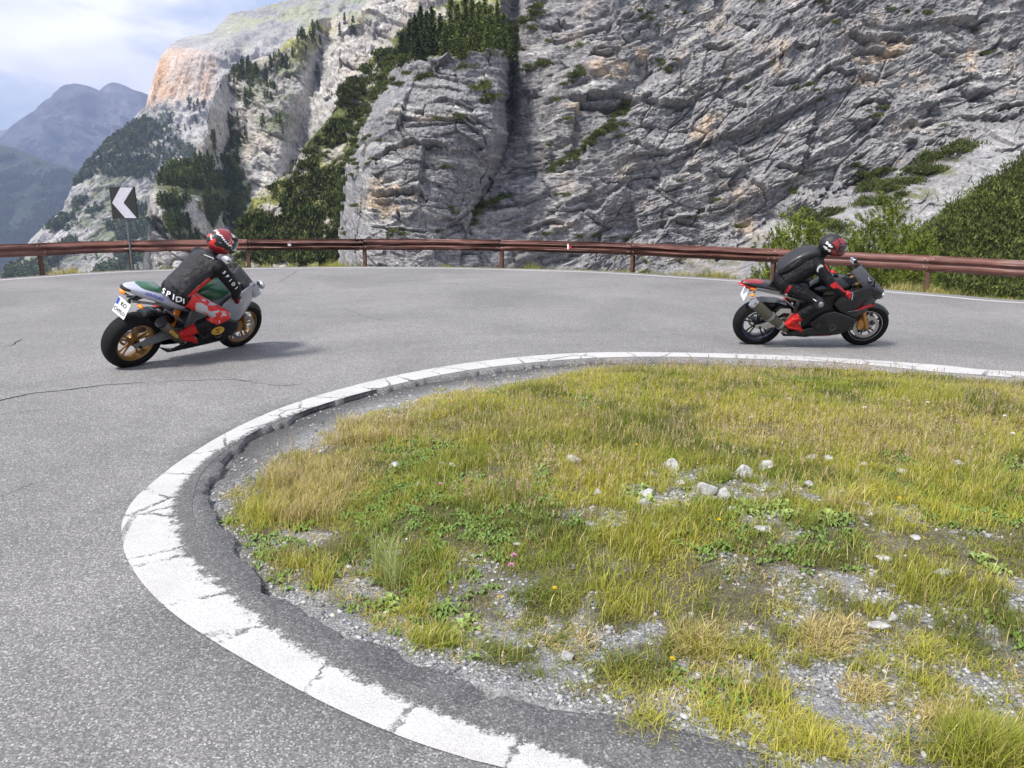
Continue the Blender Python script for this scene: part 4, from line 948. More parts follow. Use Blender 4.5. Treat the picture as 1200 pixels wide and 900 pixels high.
# conifers on top of the buttress
CON = []
for i, (h, R) in enumerate([(12, 2.5), (10.5, 2.5), (9, 2.4), (11, 2.9)]):
    V, T, C = crown_conifer(h, R, 700 + i, 30, 8, 8, .36, .04, .75, .2); CON.append((h, V, T, C))
tops = [(470, 40, 2, 0), (480, 26, 0, 0), (486, 18, 1, 0), (493, 6, 0, 0), (500, 14, 2, 0), (506, 8, 1, 0), (516, 18, 2, 0), (528, -2, 3, 1), (536, 4, 0, 1), (545, -8, 3, 1), (553, -2, 0, 1), (561, 2, 3, 1), (568, -4, 0, 1), (575, 6, 3, 1), (583, 2, 0, 1), (590, 16, 3, 1), (598, 24, 1, 1), (508, 34, 2, 0), (522, 28, 1, 1), (540, 26, 2, 1), (556, 24, 2, 1), (572, 28, 2, 1), (592, 38, 2, 1), (475, 52, 2, 0), (490, 44, 2, 0), (462, 58, 2, 0), (452, 70, 2, 0), (586, 44, 2, 1), (530, 44, 2, 0), (497, 36, 1, 0)]
made = {}
for n, (px, py, kd, mt) in enumerate(tops):
    h, V, T, C = CON[kd]
    base = locate(BUT, min(px, 598), 60); Yt = base[1] + 4 + (n * 7 % 11) - (6 if py > 20 else 0)
    top = Pd(px, py, Yt); bz = float(base[2]) - 1.5; sc = (float(top[2]) - bz) / h
    lab = 'dark green conifer in the tight stand on top of the rounded grey buttress' if not mt else 'tall green larch in the tight stand on top of the rounded grey buttress'
    key = (kd, mt); o = tree_obj('conifer_tree', lab, 'tree', 'trees on top of the buttress', V, T, C, F_LARCH if (mt and n % 3) else F_DARK, h, .16, (float(top[0]), Yt, bz), 0, max(sc, .35), n * 1.3, shared=made.get(key)); o.scale.x = o.scale.y = max(.75, min(1.15, sc * 1.1))
    made.setdefault(key, kids(o))
# single trees on the skyline of the bare ridge
T30 = crown_conifer(10, 2.2, 730, 20, 6, 4, .55, .05, .8, .2); sh = None
for n, (px, py, pb) in enumerate([(356, 32, 48), (368, 34, 54), (372, 44, 60), (362, 52, 66), (322, 60, 70), (290, 68, 84), (300, 72, 84), (316, 64, 84), (352, 46, 60), (404, 14, 30), (411, 18, 36), (399, 26, 44), (342, 54, 66), (330, 62, 76), (308, 74, 88), (280, 76, 92), (266, 86, 100), (258, 98, 112), (377, 40, 56), (366, 66, 82)]):
    b = locate(NEAR, px, pb); top = Pd(px, py, b[1]); sc = (float(top[2]) - b[2]) / 10
    o = tree_obj('conifer_tree', 'small dark conifer standing on the crest of the pale bare ridge', 'tree', 'trees on the crest of the bare ridge', *T30, F_DARK, 10, .2, (float(b[0]), float(b[1]), float(b[2])), 0, max(.5, sc), n, shared=sh); sh = sh or kids(o)

# young pines just beyond the guardrail on the right
def crown_young(h, R, seed, br=46):
    r = np.random.default_rng(seed); C = []; D = []
    for k in range(br):
        f = .04 + .93 * (k + r.random()) / br; a = k * 2.4 + r.normal() * .4; L_ = R * (1 - f) ** .62 * (.6 + .6 * r.random()) + .12
        for j in range(int(5 + L_ * 9)):
            q = (j + r.random()) / (5 + L_ * 9); tip = np.array([math.cos(a) * L_ * q, math.sin(a) * L_ * q, f * h + .42 * L_ * q * q + .03]) + r.normal(size=3) * .10 * (q + .2)
            up = np.array([math.cos(a) * .35, math.sin(a) * .35, .9]) + r.normal(size=3) * .25
            for m_ in range(24):
                s_ = r.random(); C.append(tip + up * .17 * s_ + r.normal(size=3) * .018); D.append(up * .55 + r.normal(size=3) * .55)
    return leaves(np.array(C), np.array(D), .10, .024, r)
YP = [(h, *crown_young(h, R, 760 + i)) for i, (h, R) in enumerate([(4.2, 1.5), (3.4, 1.3), (3.8, 1.7)])]
ysh = {}
for n, (px, py, Y, kd, lab) in enumerate([(934, 250, 27, 0, 'slim yellow green young pine behind the guardrail at the rider in black'), (957, 264, 25.5, 1, 'short young pine directly behind the helmet of the rider in black'), (916, 272, 28, 1, 'lowest young pine behind the guardrail, left of the rider in black'), (1046, 236, 27, 2, 'tallest yellow green young pine behind the guardrail right of the rider'), (1022, 256, 24.5, 0, 'young pine with dense shoots behind the windscreen of the black motorcycle'), (1078, 280, 24, 1, 'young pine at the right end of the row beyond the guardrail'), (1002, 276, 26, 1, 'young pine low between the rider in black and the tallest young pine'), (1062, 262, 28.5, 0, 'young pine half hidden behind the tallest young pine')]):
    h, V, T, C = YP[kd]; top = Pd(px, py, Y); o = tree_obj('young_pine', lab, 'tree', 'young pines beyond the guardrail', V, T, C, F_YOUNG, h, .07, (float(top[0]), Y, float(top[2]) - h * 1.15), -1.5, 1.15, n * 1.1, shared=ysh.get(kd)); ysh.setdefault(kd, kids(o))
# ------------------------------------------------------------------ grass, weeds, stones on the island
r = np.random.default_rng(11)
def sample_density(n, fld, seed):
    """random island points accepted by the density field, more of them close to the camera"""
    q = np.random.default_rng(seed); out = []; tot = 0
    while tot < n:
        x = q.uniform(-3.0, 12.3, 400000); y = q.uniform(1.7, 10.2, 400000)
        px, py = to_px(x, y, 0); ok = (px < 1420) & (py < 960) & (q.random(len(x)) < np.clip(5.2 / y, 0, 1) ** 1.1)
        x, y = x[ok], y[ok]; z, d = isl_sample(x, y)
        fx = np.clip(((x - gx[0]) / (gx[1] - gx[0])).astype(int), 0, nx - 1); fy = np.clip(((y - gy[0]) / (gy[1] - gy[0])).astype(int), 0, ny - 1)
        den = fld(x, y, GD[fy, fx], d); k = (q.random(len(x)) < den) & (d > .02); out.append(np.stack([x[k], y[k], z[k], GD[fy, fx][k]], 1)); tot += k.sum()
    return np.concatenate(out)[:n]
def blades(pts, length, width, lean, cols, q, bend=.5):
    """curved tapering grass blades: 5 vertices each"""
    n = len(pts); a = q.random(n) * 6.283; dr = np.stack([np.cos(a), np.sin(a), 0 * a], 1); sd_ = np.stack([-np.sin(a + q.normal(size=n) * .6), np.cos(a), 0 * a], 1)
    B = pts[:, :3].copy(); B[:, 2] -= .006; ln = length[:, None]; lt = np.abs(lean + q.normal(size=n) * .28)[:, None]; w_ = width[:, None]
    up = np.array([[0, 0, 1.0]]); m1 = B + ln * .5 * (up * np.cos(lt) + dr * np.sin(lt)); lt2 = lt + bend * (.4 + q.random((n, 1)))
    m2 = m1 + ln * .5 * (up * np.cos(lt2) + dr * np.sin(lt2))
    V = np.stack([B - sd_ * w_ / 2, B + sd_ * w_ / 2, m1 - sd_ * w_ * .38, m1 + sd_ * w_ * .38, m2], 1).reshape(-1, 3)
    i = np.arange(n)[:, None] * 5; Q = i + np.array([[0, 1, 3, 2]]); T = i + np.array([[2, 3, 4]])
    C = np.repeat(cols, 5, 0).reshape(n, 5, 3); return V, Q, T, C.reshape(-1, 3)
m = M('grass', .6); m.color(m.attr()); m.b.inputs['Specular IOR Level'].default_value = .25
tr_ = m.new('ShaderNodeBsdfTranslucent'); m.l.new(m.attr(), tr_.inputs[0]); ms = m.new('ShaderNodeMixShader'); ms.inputs[0].default_value = .35
m.l.new(m.b.outputs[0], ms.inputs[1]); m.l.new(tr_.outputs[0], ms.inputs[2]); m.l.new(ms.outputs[0], m.n['Material Output'].inputs[0]); GRASS = m.m
GREEN = np.array([.235, .280, .036]); YELL = np.array([.49, .455, .075]); STRAW = np.array([.58, .48, .22]); DGREEN = np.array([.085, .13, .024]); RUSTY = np.array([.36, .22, .12])
dry_px = [(375, 560, 75, 38, .9), (430, 510, 60, 18, .75), (550, 470, 90, 16, .35), (800, 440, 300, 8, .3), (900, 520, 240, 24, .40), (1080, 530, 160, 30, .45), (620, 515, 120, 14, .3), (980, 735, 36, 18, .95), (820, 740, 34, 20, .8), (1100, 830, 50, 22, .9), (1020, 800, 40, 14, .8), (400, 740, 50, 16, .5), (720, 465, 60, 20, .2), (330, 650, 50, 16, .5), (1130, 660, 90, 14, .3)]
def dryness(x, y):
    px, py = to_px(x, y, 0); o = np.zeros(len(x))
    for cx, cy, rx, ry, s_ in dry_px: o = np.maximum(o, s_ * sstep(1.4, .3, np.sqrt(((px - cx) / rx) ** 2 + ((py - cy) / ry) ** 2)))
    return np.clip(o * .8 + .36 * fbm(x * 1.6, y * 1.6, 4, 81) - .05, 0, 1)
def grasscols(P, q, dry):
    n = len(P); x, y = P[:, 0], P[:, 1]
    a = sstep(-.45, .45, fbm(x * 1.1, y * 1.1, 4, 82) + .18); c = GREEN + (YELL - GREEN) * np.clip(a * .75 + q.normal(size=n) * .14, 0, 1)[:, None]
    dg = sstep(.0, .45, fbm(x * 2.3, y * 2.3, 4, 83) + (.22 * (y > 8.2))); c = c + (DGREEN - c) * (.65 * dg)[:, None]
    st = q.random(n) < dry * .85 + .05; c = np.where(st[:, None], STRAW * (.65 + .55 * q.random((n, 1))), c)
    ru = q.random(n) < .02 + .05 * dry; c = np.where(ru[:, None], RUSTY, c)
    return np.clip(c * (.78 + .44 * q.random((n, 1))), 0, 1)
parts_ = []
# short sward
P = sample_density(370000, lambda x, y, g, d: g * .95, 21); q = np.random.default_rng(31); dr = dryness(P[:, 0], P[:, 1])
hv = .020 + .026 * sstep(-.3, .5, fbm(P[:, 0] * 1.7, P[:, 1] * 1.7, 4, 84)) * P[:, 3] + .02 * (P[:, 1] > 7)
parts_.append(blades(P, hv * (.55 + .8 * q.random(len(P))), (.0022 + .0018 * q.random(len(P))) * (1 + .09 * P[:, 1]), .35, grasscols(P, q, dr), q, .8))
# longer blades
P = sample_density(100000, lambda x, y, g, d: g * sstep(-.1, .4, fbm(x * 2.1, y * 2.1, 4, 85) + .35 * dryness(x, y)), 22); q = np.random.default_rng(32); dr = dryness(P[:, 0], P[:, 1])
parts_.append(blades(P, .05 + .075 * q.random(len(P)), (.0024 + .0016 * q.random(len(P))) * (1 + .08 * P[:, 1]), .25, grasscols(P, q, np.clip(dr + .1, 0, 1)), q, .5))
# tufts: many blades from one spot
def tufts(centers, per, ln, lean, seed, dry=None, spread=.035, colfix=None):
    q = np.random.default_rng(seed); C = np.repeat(centers, per, 0); C[:, :2] += q.normal(size=(len(C), 2)) * spread
    dr = dryness(C[:, 0], C[:, 1]) if dry is None else np.full(len(C), dry)
    c = grasscols(C, q, dr)
    if colfix is not None: c = colfix * (.7 + .5 * q.random((len(C), 1)))
    parts_.append(blades(C, ln * (.5 + .8 * q.random(len(C))), np.full(len(C), .0032) * (1 + .06 * C[:, 1]), lean, c, q, .6))
T0 = sample_density(1500, lambda x, y, g, d: g * .5 + .02 * (d > .2), 23); tufts(T0, 46, .07, .6, 33)
T1 = sample_density(1300, lambda x, y, g, d: np.clip(1 - g * 1.6, 0, 1) * (.10 + .5 * sstep(-.1, .3, fbm(x * 3, y * 3, 3, 95))) * (d > .12 + .5 * (y > 5)), 27); tufts(T1[:800], 26, .045, .8, 51, None, .022); tufts(T1[800:], 40, .05, .9, 52, .8, .03)
def at_px(lst):
    o = []
    for px, py in lst:
        x, y, _ = G(px, py); z, d = isl_sample(np.array([x]), np.array([y])); o.append((x, y, z[0], 1))
    return np.array(o)
straw_t = at_px([(355 + random.uniform(-38, 42), 580 + random.uniform(-34, 24)) for i in range(44)] + [(430 + random.uniform(-50, 50), 510 + random.uniform(-14, 14)) for i in range(18)])
tufts(straw_t, 90, .15, .40, 34, .8)
tufts(at_px([(975 + random.uniform(-26, 26), 745 + random.uniform(-12, 10)) for i in range(12)]), 110, .10, .9, 35, .95)
tufts(at_px([(1110 + random.uniform(-30, 30), 835 + random.uniform(-10, 12)) for i in range(12)] + [(1025 + random.uniform(-24, 24), 800 + random.uniform(-8, 8)) for i in range(7)]), 110, .07, 1.0, 36, .98)
tufts(at_px([(815 + random.uniform(-22, 22), 750 + random.uniform(-14, 14)) for i in range(9)]), 120, .11, .7, 37, .55)
gt = at_px([(505, 742), (512, 735), (498, 748), (520, 745), (480, 708), (455, 668), (590, 762), (725, 775), (735, 768), (660, 700), (1180, 890), (1150, 880), (1195, 870), (1170, 895), (925, 835), (1085, 795), (880, 755), (910, 880), (850, 850), (760, 845), (1080, 760), (1130, 755), (960, 870), (700, 640), (620, 700)])
tufts(gt, 260, .09, .75, 38, .05, .05)
tufts(at_px([(1175 + random.uniform(-40, 30), 885 + random.uniform(-16, 16)) for i in range(16)]), 200, .15, .5, 39, .05, .05)
tufts(at_px([(455, 672), (448, 660), (462, 680)]), 60, .26, .25, 40, .1, .03, np.array([.34, .38, .14]))
tufts(at_px([(x_, 607 + random.uniform(-8, 8)) for x_ in (925, 975, 990, 1000)]), 60, .22, .6, 41, .5, .03)
V = np.concatenate([p_[0] for p_ in parts_]); offs_ = np.cumsum([0] + [len(p_[0]) for p_ in parts_])[:-1]
Qa = np.concatenate([p_[1] + o_ for p_, o_ in zip(parts_, offs_)]); Ta = np.concatenate([p_[2] + o_ for p_, o_ in zip(parts_, offs_)]); Ca = np.concatenate([p_[3] for p_ in parts_])
tag(mesh_np('grass', V, Qa, Ta, GRASS, col=Ca), 'green and straw yellow mountain grass covering the inside of the bend', 'grass', kind='stuff')

# seed stalks with pale heads
P = sample_density(3600, lambda x, y, g, d: g * sstep(-.1, .4, fbm(x * .9, y * .9, 3, 86) + .25 * (y > 5.5) + .3 * dryness(x, y)), 24); q = np.random.default_rng(42)
n = len(P); ln = .10 + .10 * q.random(n); sc_ = np.array([.46, .42, .17]) * (.7 + .6 * q.random((n, 1)))
s1 = blades(P, ln, np.full(n, .0020) * (1 + .12 * P[:, 1]), .12, sc_, q, .15)
tips = s1[0].reshape(n, 5, 3)[:, 4]; k = 9; hc = np.repeat(tips, k, 0); hc[:, 2] -= np.tile(np.arange(k) / k, n) * .05; hc += q.normal(size=hc.shape) * .003
Vh, Th, _ = leaves(hc, np.c_[q.normal(size=(len(hc), 2)) * .5, np.ones(len(hc))], .016, .007, q); hcol = np.repeat(np.repeat(np.array([.50, .38, .24]) * (.7 + .6 * q.random((n, 1))), k, 0), 3, 0)
tag(mesh_np('seed_stalks', np.concatenate([s1[0], Vh]), s1[1], np.concatenate([s1[2], Th + len(s1[0])]), GRASS, col=np.concatenate([s1[3], hcol])), 'thin dry seed stalks rising out of the island grass', 'grass', kind='stuff')

# broad leaved weeds
m = M('weed_leaf', .5); m.color(m.attr()); WEED = m.m
def leafset(P, size, q, base=(.12, .19, .035), per=8, tilt=.55):
    C = np.repeat(P[:, :3], per, 0); n = len(C); a = q.random(n) * 6.283; ln = (size * (.5 + .8 * q.random(n)))[:, None]; d = np.stack([np.cos(a), np.sin(a), 0 * a], 1); s_ = np.stack([-np.sin(a), np.cos(a), 0 * a], 1)
    el = (tilt * q.random(n))[:, None]; o = C + d * ln * .3; up = np.array([[0, 0, 1.0]])
    m1 = o + ln * .55 * (d * np.cos(el) + up * np.sin(el)) + up * .01; m2 = o + ln * (d * np.cos(el * .6) + up * np.sin(el * .6)); w_ = ln * .30
    V = np.stack([o, m1 - s_ * w_ + up * .006, m1, m1 + s_ * w_ + up * .006, m2], 1).reshape(-1, 3); i = np.arange(n)[:, None] * 5
    T = np.concatenate([i + np.array([[0, 1, 2]]), i + np.array([[0, 2, 3]]), i + np.array([[1, 4, 2]]), i + np.array([[2, 4, 3]])]); c = np.repeat(np.array(base) * (.7 + .7 * q.random((n, 1))), 5, 0)
    return V, T, c
q = np.random.default_rng(43)
P1 = sample_density(2600, lambda x, y, g, d: g * .5 * sstep(0, .4, fbm(x * 1.4, y * 1.4, 4, 87) + .1), 25)
big = at_px([(735 + random.uniform(-18, 25), 600 + random.uniform(-14, 14)) for i in range(26)] + [(800 + random.uniform(-28, 28), 548 + random.uniform(-8, 8)) for i in range(22)] + [(895 + random.uniform(-40, 36), 618 + random.uniform(-9, 10)) for i in range(36)] + [(x_ + random.uniform(-10, 10), y_ + random.uniform(-6, 6)) for x_, y_ in [(540, 728), (700, 640), (1170, 680), (975, 630), (1150, 672), (455, 700), (640, 560)] for i in range(4)])
A_ = leafset(P1, .035, q, per=7); B_ = leafset(big, .045, q, (.20, .27, .07), 6, .9)
tag(mesh_np('weeds', np.concatenate([A_[0], B_[0]]), None, np.concatenate([A_[1], B_[1] + len(A_[0])]), WEED, col=np.concatenate([A_[2], B_[2]])), 'low broad leaved weeds among the grass and stones', 'weeds', kind='stuff')

# gravel
def ico(sub):
    bm = bmesh.new(); bmesh.ops.create_icosphere(bm, subdivisions=sub, radius=1); V = np.array([v.co[:] for v in bm.verts]); T = np.array([[v.index for v in f.verts] for f in bm.faces]); bm.free(); return V, T
IV, IT = ico(1)
m = M('limestone_gravel', .85); m.color(m.mix(1.0, m.attr(), m.ramp(m.noise(60, 5, .7), [(.3, .75), (.7, 1.2)]), 'MULTIPLY')); m.bump(m.noise(90, 5, .7), .6, .003); GRV = m.m
def gravel_at(x, y, z, s, q, colr):
    n = len(x); V = []; jit = 1 + .28 * q.normal(size=(n, len(IV), 1)); st = np.stack([.7 + .8 * q.random(n), .7 + .8 * q.random(n), .45 + .4 * q.random(n)], 1)[:, None, :]
    a = q.random(n) * 6.283; W = IV[None] * jit * st * s[:, None, None]; ca, sa = np.cos(a)[:, None], np.sin(a)[:, None]
    W = np.stack([W[..., 0] * ca - W[..., 1] * sa, W[..., 0] * sa + W[..., 1] * ca, W[..., 2]], -1) + np.stack([x, y, z], 1)[:, None, :]
    T = (np.arange(n)[:, None, None] * len(IV) + IT[None]).reshape(-1, 3); return W.reshape(-1, 3), T, np.repeat(colr, len(IV), 0)
Pg = sample_density(26000, lambda x, y, g, d: np.clip(1 - g * 1.3, 0, 1) * (.15 + .85 * sstep(-.15, .35, fbm(x * 2.6, y * 2.6, 4, 88) + .25 * (d > .5))) * (1 - .8 * (d < .6) * (y > 4.5)), 26); q = np.random.default_rng(44)
s_ = .0028 + .011 * q.random(len(Pg)) ** 4.5; br = (.12 + .36 * q.random((len(Pg), 1)) ** 1.4)
tag(mesh_np('gravel', *(lambda a: (a[0], None, a[1]))(gravel_at(Pg[:, 0], Pg[:, 1], Pg[:, 2] + s_ * .25, s_, q, br * np.array([[1, 1, .985]]))), GRV, col=np.repeat(br * np.array([[1, 1, .985]]), len(IV), 0)), 'loose pale limestone gravel along the edge and in the bare patches', 'gravel', kind='stuff')
# larger stones, each a thing
m = M('white_limestone', .85); m.color(m.ramp(m.noise(14, 7, .7), [(.3, (.16, .155, .145)), (.47, (.40, .395, .38)), (.68, (.62, .615, .60))])); m.bump(m.noise(22, 8, .75), .9, .02); STONE = m.m
BV, BT = ico(3)
def stone(px, py, w_px, h_px, lab, sd, grp=None):
    x, y, _ = G(px, py); z, d = isl_sample(np.array([x]), np.array([y])); k = y / F; wv, hv_ = w_px * k / 2, h_px * k * .55
    a = BV * (1 + .20 * fbm(BV[:, 0] * 1.3 + sd, BV[:, 1] * 1.3 + BV[:, 2] * 2, 3, sd)[:, None] + .10 * np.round(2.5 * fbm(BV[:, 0] * 2 + sd, BV[:, 2] * 2 + BV[:, 1], 3, sd + 9))[:, None] / 1.5)
    rr_ = np.random.default_rng(sd)
    for _i in range(13):                                               # broken flat faces
        nrm_ = rr_.normal(size=3); nrm_ /= np.linalg.norm(nrm_); lim = .50 + .28 * rr_.random(); e_ = a @ nrm_ - lim; a = a - np.maximum(e_, 0)[:, None] * nrm_
    a = a * np.array([wv, wv * .75, hv_]) * 1.15
    o = mesh_np('stone', a, None, BT, STONE); o.location = (x, y, float(z[0]) + hv_ * .55); tag(o, lab, 'stone', grp)
stones = [(522, 556, 17, 9, 'left of two small white stones lying together in the grass'), (531, 561, 12, 10, 'right and chunkier of the two small white stones in the grass'), (671, 558, 19, 15, 'block of white stone alone in the grass, right of the stone pair'), (786, 563, 26, 20, 'grey pointed stone among weeds at the left of the stone heap'), (871, 572, 22, 18, 'rounded grey stone at the back of the stone heap'), (896, 564, 21, 16, 'grey speckled stone at the right end of the stone heap'), (828, 597, 32, 20, 'largest white boulder in the middle of the stone heap'), (846, 606, 18, 20, 'upright white stone touching the right side of the largest boulder'), (752, 611, 18, 12, 'flat white stone below the weeds at the left of the heap'), (758, 598, 18, 12, 'pale stone just above the flat white one at the left of the heap'), (857, 618, 13, 8, 'small white stone in front of the upright white stone'), (720, 635, 14, 13, 'white pebble like stone standing alone left of the heap'), (694, 632, 26, 8, 'low flat pale slab in the grass beside the lone white stone'), (949, 550, 15, 9, 'left white stone in the row behind the dry tuft'), (968, 551, 18, 8, 'middle white stone in the row behind the dry tuft'), (1010, 558, 10, 6, 'right and smallest white stone of the row behind the tuft'), (947, 585, 14, 9, 'small angular white stone between heap and row'), (1120, 561, 16, 11, 'grey stone in the tall grass near the right edge'), (1055, 567, 14, 9, 'dark grey stone half hidden in grass left of the right edge'), (1008, 610, 16, 9, 'flat white stone on bare soil right of the heap'), (1033, 670, 22, 9, 'pale flat stone above the mossy grey one'), (1103, 687, 28, 13, 'mossy grey flat stone in the lower right grass'), (1047, 728, 14, 12, 'oval light stone in the gravel at the lower right'), (1148, 692, 8, 6, 'tiny white stone right of the mossy one'), (663, 762, 20, 15, 'grey stone on the gravel near the white line'), (463, 552, 14, 8, 'grey flat stone in the grass left of the stone pair'), (574, 548, 10, 5, 'tiny pale stone right of the stone pair'), (492, 575, 10, 6, 'small pale stone below the grass tuft'), (606, 648, 10, 6, 'small pale stone beside the pink clover'), (890, 640, 24, 8, 'row of pale slab stone below the heap'), (1160, 520, 8, 6, 'tiny white stone at the far right in tall grass'), (832, 848, 9, 7, 'white pebble at the rim of the asphalt'), (1030, 735, 28, 10, 'flat grey slab beside the oval light stone'), (700, 596, 11, 10, 'small round white stone left of the weeds'), (765, 634, 13, 8, 'pale small stone under the flat white stone'), (798, 582, 12, 8, 'small stone between grey pointed stone and boulder'), (1070, 650, 14, 7, 'pale stone in the grass above the mossy stone')]
for i, (px, py, w_, h_, lab) in enumerate(stones): stone(px, py, w_, h_, lab, 900 + i, 'white and grey stones in the grass')

# flowers
YF = M('yellow_petal', .6, 0, (.80, .55, .02)).m; PF = M('pink_petal', .6, 0, (.62, .30, .42)).m; WF = M('white_petal', .6, 0, (.75, .75, .68)).m; STEM = M('flower_stem', .6, 0, (.12, .18, .04)).m
def flower(px, py, rad_, mat_, lab, cat, grp, hgt, sd):
    x, y, _ = G(px, py); z, d = isl_sample(np.array([x]), np.array([y])); q = np.random.default_rng(sd); o = empty('wild_flower', (x, y, float(z[0]))); tag(o, lab, cat, grp)
    bm = bmesh.new(); bmesh.ops.create_cone(bm, segments=5, radius1=.0016, radius2=.0012, depth=hgt, matrix=Matrix.Translation((0, 0, hgt / 2))); bm_obj('stem', bm, STEM, o)
    v = q.normal(size=(70, 3)); v /= np.linalg.norm(v, axis=1)[:, None]; v[:, 2] = np.abs(v[:, 2]) * .8; V, T, C = leaves(v * rad_ * .45 + (0, 0, hgt), v, rad_ * .8, rad_ * .35, q); mesh_np('blossom', V, None, T, mat_, parent=o)
fl = [(586, 702, 'y'), (650, 700, 'y'), (840, 639, 'y'), (788, 769, 'y'), (1050, 610, 'y'), (640, 548, 'y'), (908, 448, 'y'), (990, 448, 'y'), (530, 487, 'y'), (880, 474, 'y'), (1076, 466, 'y'), (700, 500, 'y'), (1160, 455, 'y'), (745, 540, 'y'), (602, 663, 'p'), (599, 673, 'p'), (517, 581, 'v'), (1173, 510, 'w'), (1182, 534, 'w'), (922, 489, 'w'), (878, 512, 'w'), (1084, 492, 'w'), (1010, 500, 'w')]
for i, (px, py, k_) in enumerate(fl):
    if k_ == 'y': flower(px, py + 5, .013, YF, 'small yellow wild flower on a thin stem in the grass', 'flower', 'yellow flowers in the grass', .05 + .05 * (i % 3) / 2, i)
    elif k_ == 'p': flower(px, py + 5, .019, PF, ['upper', 'lower'][i - 14] + ' of two pink clover blossoms near the front left of the grass', 'flower', 'pink clover blossoms', .06, i)
    elif k_ == 'v': flower(px, py + 5, .016, PF, 'single dull pink clover blossom below the pair of white stones', 'flower', None, .06, i)
    else: flower(px, py + 6, .016, WF, 'small white wild flower head in the taller grass at the back', 'flower', 'white flowers at the back of the grass', .12, i)

# dry tufts and low weeds on the outer verge under the rail
q = np.random.default_rng(45); vis_ = np.array([p_ for p_, o2 in zip(OUT, onr) if p_[1] > 12]); on_ = np.array([o2 for p_, o2 in zip(OUT, onr) if p_[1] > 12])
n = 42000; i = q.integers(0, len(vis_), n); cl = fbm(vis_[i, 0] * .7, vis_[i, 1] * .7, 4, 89) + .25 * (vis_[i, 0] > 3) + .08; ok = cl + q.random(n) * .25 > .16; i = i[ok]; n = len(i); off_ = .5 + .9 * q.random(n)
xy = vis_[i] + on_[i] * off_[:, None] + q.normal(size=(n, 2)) * .08; P = np.c_[xy, np.full(n, -.09) - .10 * (off_ > 1.1), np.ones(n)]
tall = .10 + .20 * sstep(-.1, .4, fbm(xy[:, 0] * 1.4, xy[:, 1] * 1.4, 3, 90)); c = grasscols(P, q, np.clip(.35 + .5 * fbm(xy[:, 0] * .8, xy[:, 1] * .8, 3, 92), 0, 1))
b_ = blades(P, tall * (.5 + .8 * q.random(n)), np.full(n, .009), .3, c, q, .5); tag(mesh_np('verge_grass', b_[0], b_[1], b_[2], GRASS, col=b_[3]), 'patchy dry grass growing under the guardrail along the outer edge', 'grass', kind='stuff')
# ------------------------------------------------------------------ motorcycles and riders
def paint(name, col, rough=.28, metal=0.0, coat=.6):
    m = M(name, rough, metal, col); m.b.inputs['Coat Weight'].default_value = coat; m.b.inputs['Coat Roughness'].default_value = .08
    n = m.noise(18, 4, .6); m.color(m.mix(m.ramp(n, [(.45, 0), (.8, .22)]), col, tuple(c * .6 + .02 for c in col)))
    m.rough(m.ramp(m.noise(9, 4, .6), [(.3, rough), (.8, min(1, rough + .18))])); return m.m
K = dict(
    black=paint('gloss_black_paint', (.003, .003, .004), .16, 0, .2), silver=paint('silver_paint', (.33, .34, .37), .35, .35), green=paint('green_paint', (.010, .085, .035)),
    red=paint('red_paint', (.22, .009, .012)), lilac=paint('pale_silver_blue_paint', (.50, .51, .60), .4, .2),
    gold=paint('gold_wheel_paint', (.25, .135, .035), .38, .5), darkwheel=paint('black_wheel_paint', (.02, .02, .022), .35), wheelblue=paint('blue_wheel_paint', (.02, .05, .22), .3),
    yellow=paint('yellow_sticker', (.62, .36, .04), .5, 0, .1), white=paint('white_sticker', (.75, .75, .74), .5, 0, .1), grey=paint('grey_cast_metal', (.24, .24, .25), .45, .7, 0), dark=paint('dark_cast_metal', (.014, .014, .015), .5, .4, 0),
    steel=paint('brushed_steel', (.50, .49, .47), .3, 1.0, 0), ti=paint('smoked_titanium', (.16, .145, .12), .38, .8, 0), olive=paint('olive_carbon_can', (.085, .080, .055), .42, .4, .2), goldfork=paint('gold_fork_tube', (.50, .26, .08), .3, .8, 0),
    tail=M('red_tail_lens', .2, 0, (.55, .02, .02)).m, amber=M('amber_lens', .25, 0, (.85, .24, .02)).m, chainm=paint('chain_steel', (.10, .09, .08), .5, .8, 0), plate=M('plate_white', .4, 0, (.78, .78, .76)).m, ink=M('black_ink', .6, 0, (.01, .01, .012)).m, blueink=M('blue_band', .5, 0, (.02, .06, .40)).m)
m = M('tyre_rubber', .8); m.b.inputs['Specular IOR Level'].default_value = .25; m.color(m.ramp(m.noise(30, 4, .6), [(.3, (.003, .003, .003)), (.8, (.008, .008, .008))])); m.bump(m.noise(60, 3, .6), .2, .002); K['tyre'] = m.m
m = M('seat_vinyl', .7, 0, (.015, .015, .016)); m.bump(m.noise(120, 3, .6), .3, .001); K['vinyl'] = m.m
m = M('smoked_screen', .05, 0, (.10, .10, .11)); m.b.inputs['Transmission Weight'].default_value = .0; m.b.inputs['Alpha'].default_value = .55; K['screen'] = m.m
m = M('headlamp_glass', .05, 0, (.55, .57, .60)); m.b.inputs['Coat Weight'].default_value = 1; K['lamp'] = m.m
m = M('mirror_glass', .03, 1.0, (.8, .8, .8)); K['mirror'] = m.m
def leather(name, col, rough=.42, crease=.95):
    m = M(name, rough, 0, col); m.b.inputs['Specular IOR Level'].default_value = .22
    n = m.noise(11, 5, .6, dist=1.4); m.color(m.mix(1.0, col, m.ramp(n, [(.3, .7), (.7, 1.35)]), 'MULTIPLY')); m.bump(n, crease, .03); return m.m
LBLACK = leather('black_leather', (.006, .006, .0075), .5); LGREY = leather('charcoal_leather', (.028, .027, .030), .55); LRED = leather('red_leather', (.42, .014, .012), .4); LDRED = leather('dark_red_leather', (.42, .015, .018), .4)
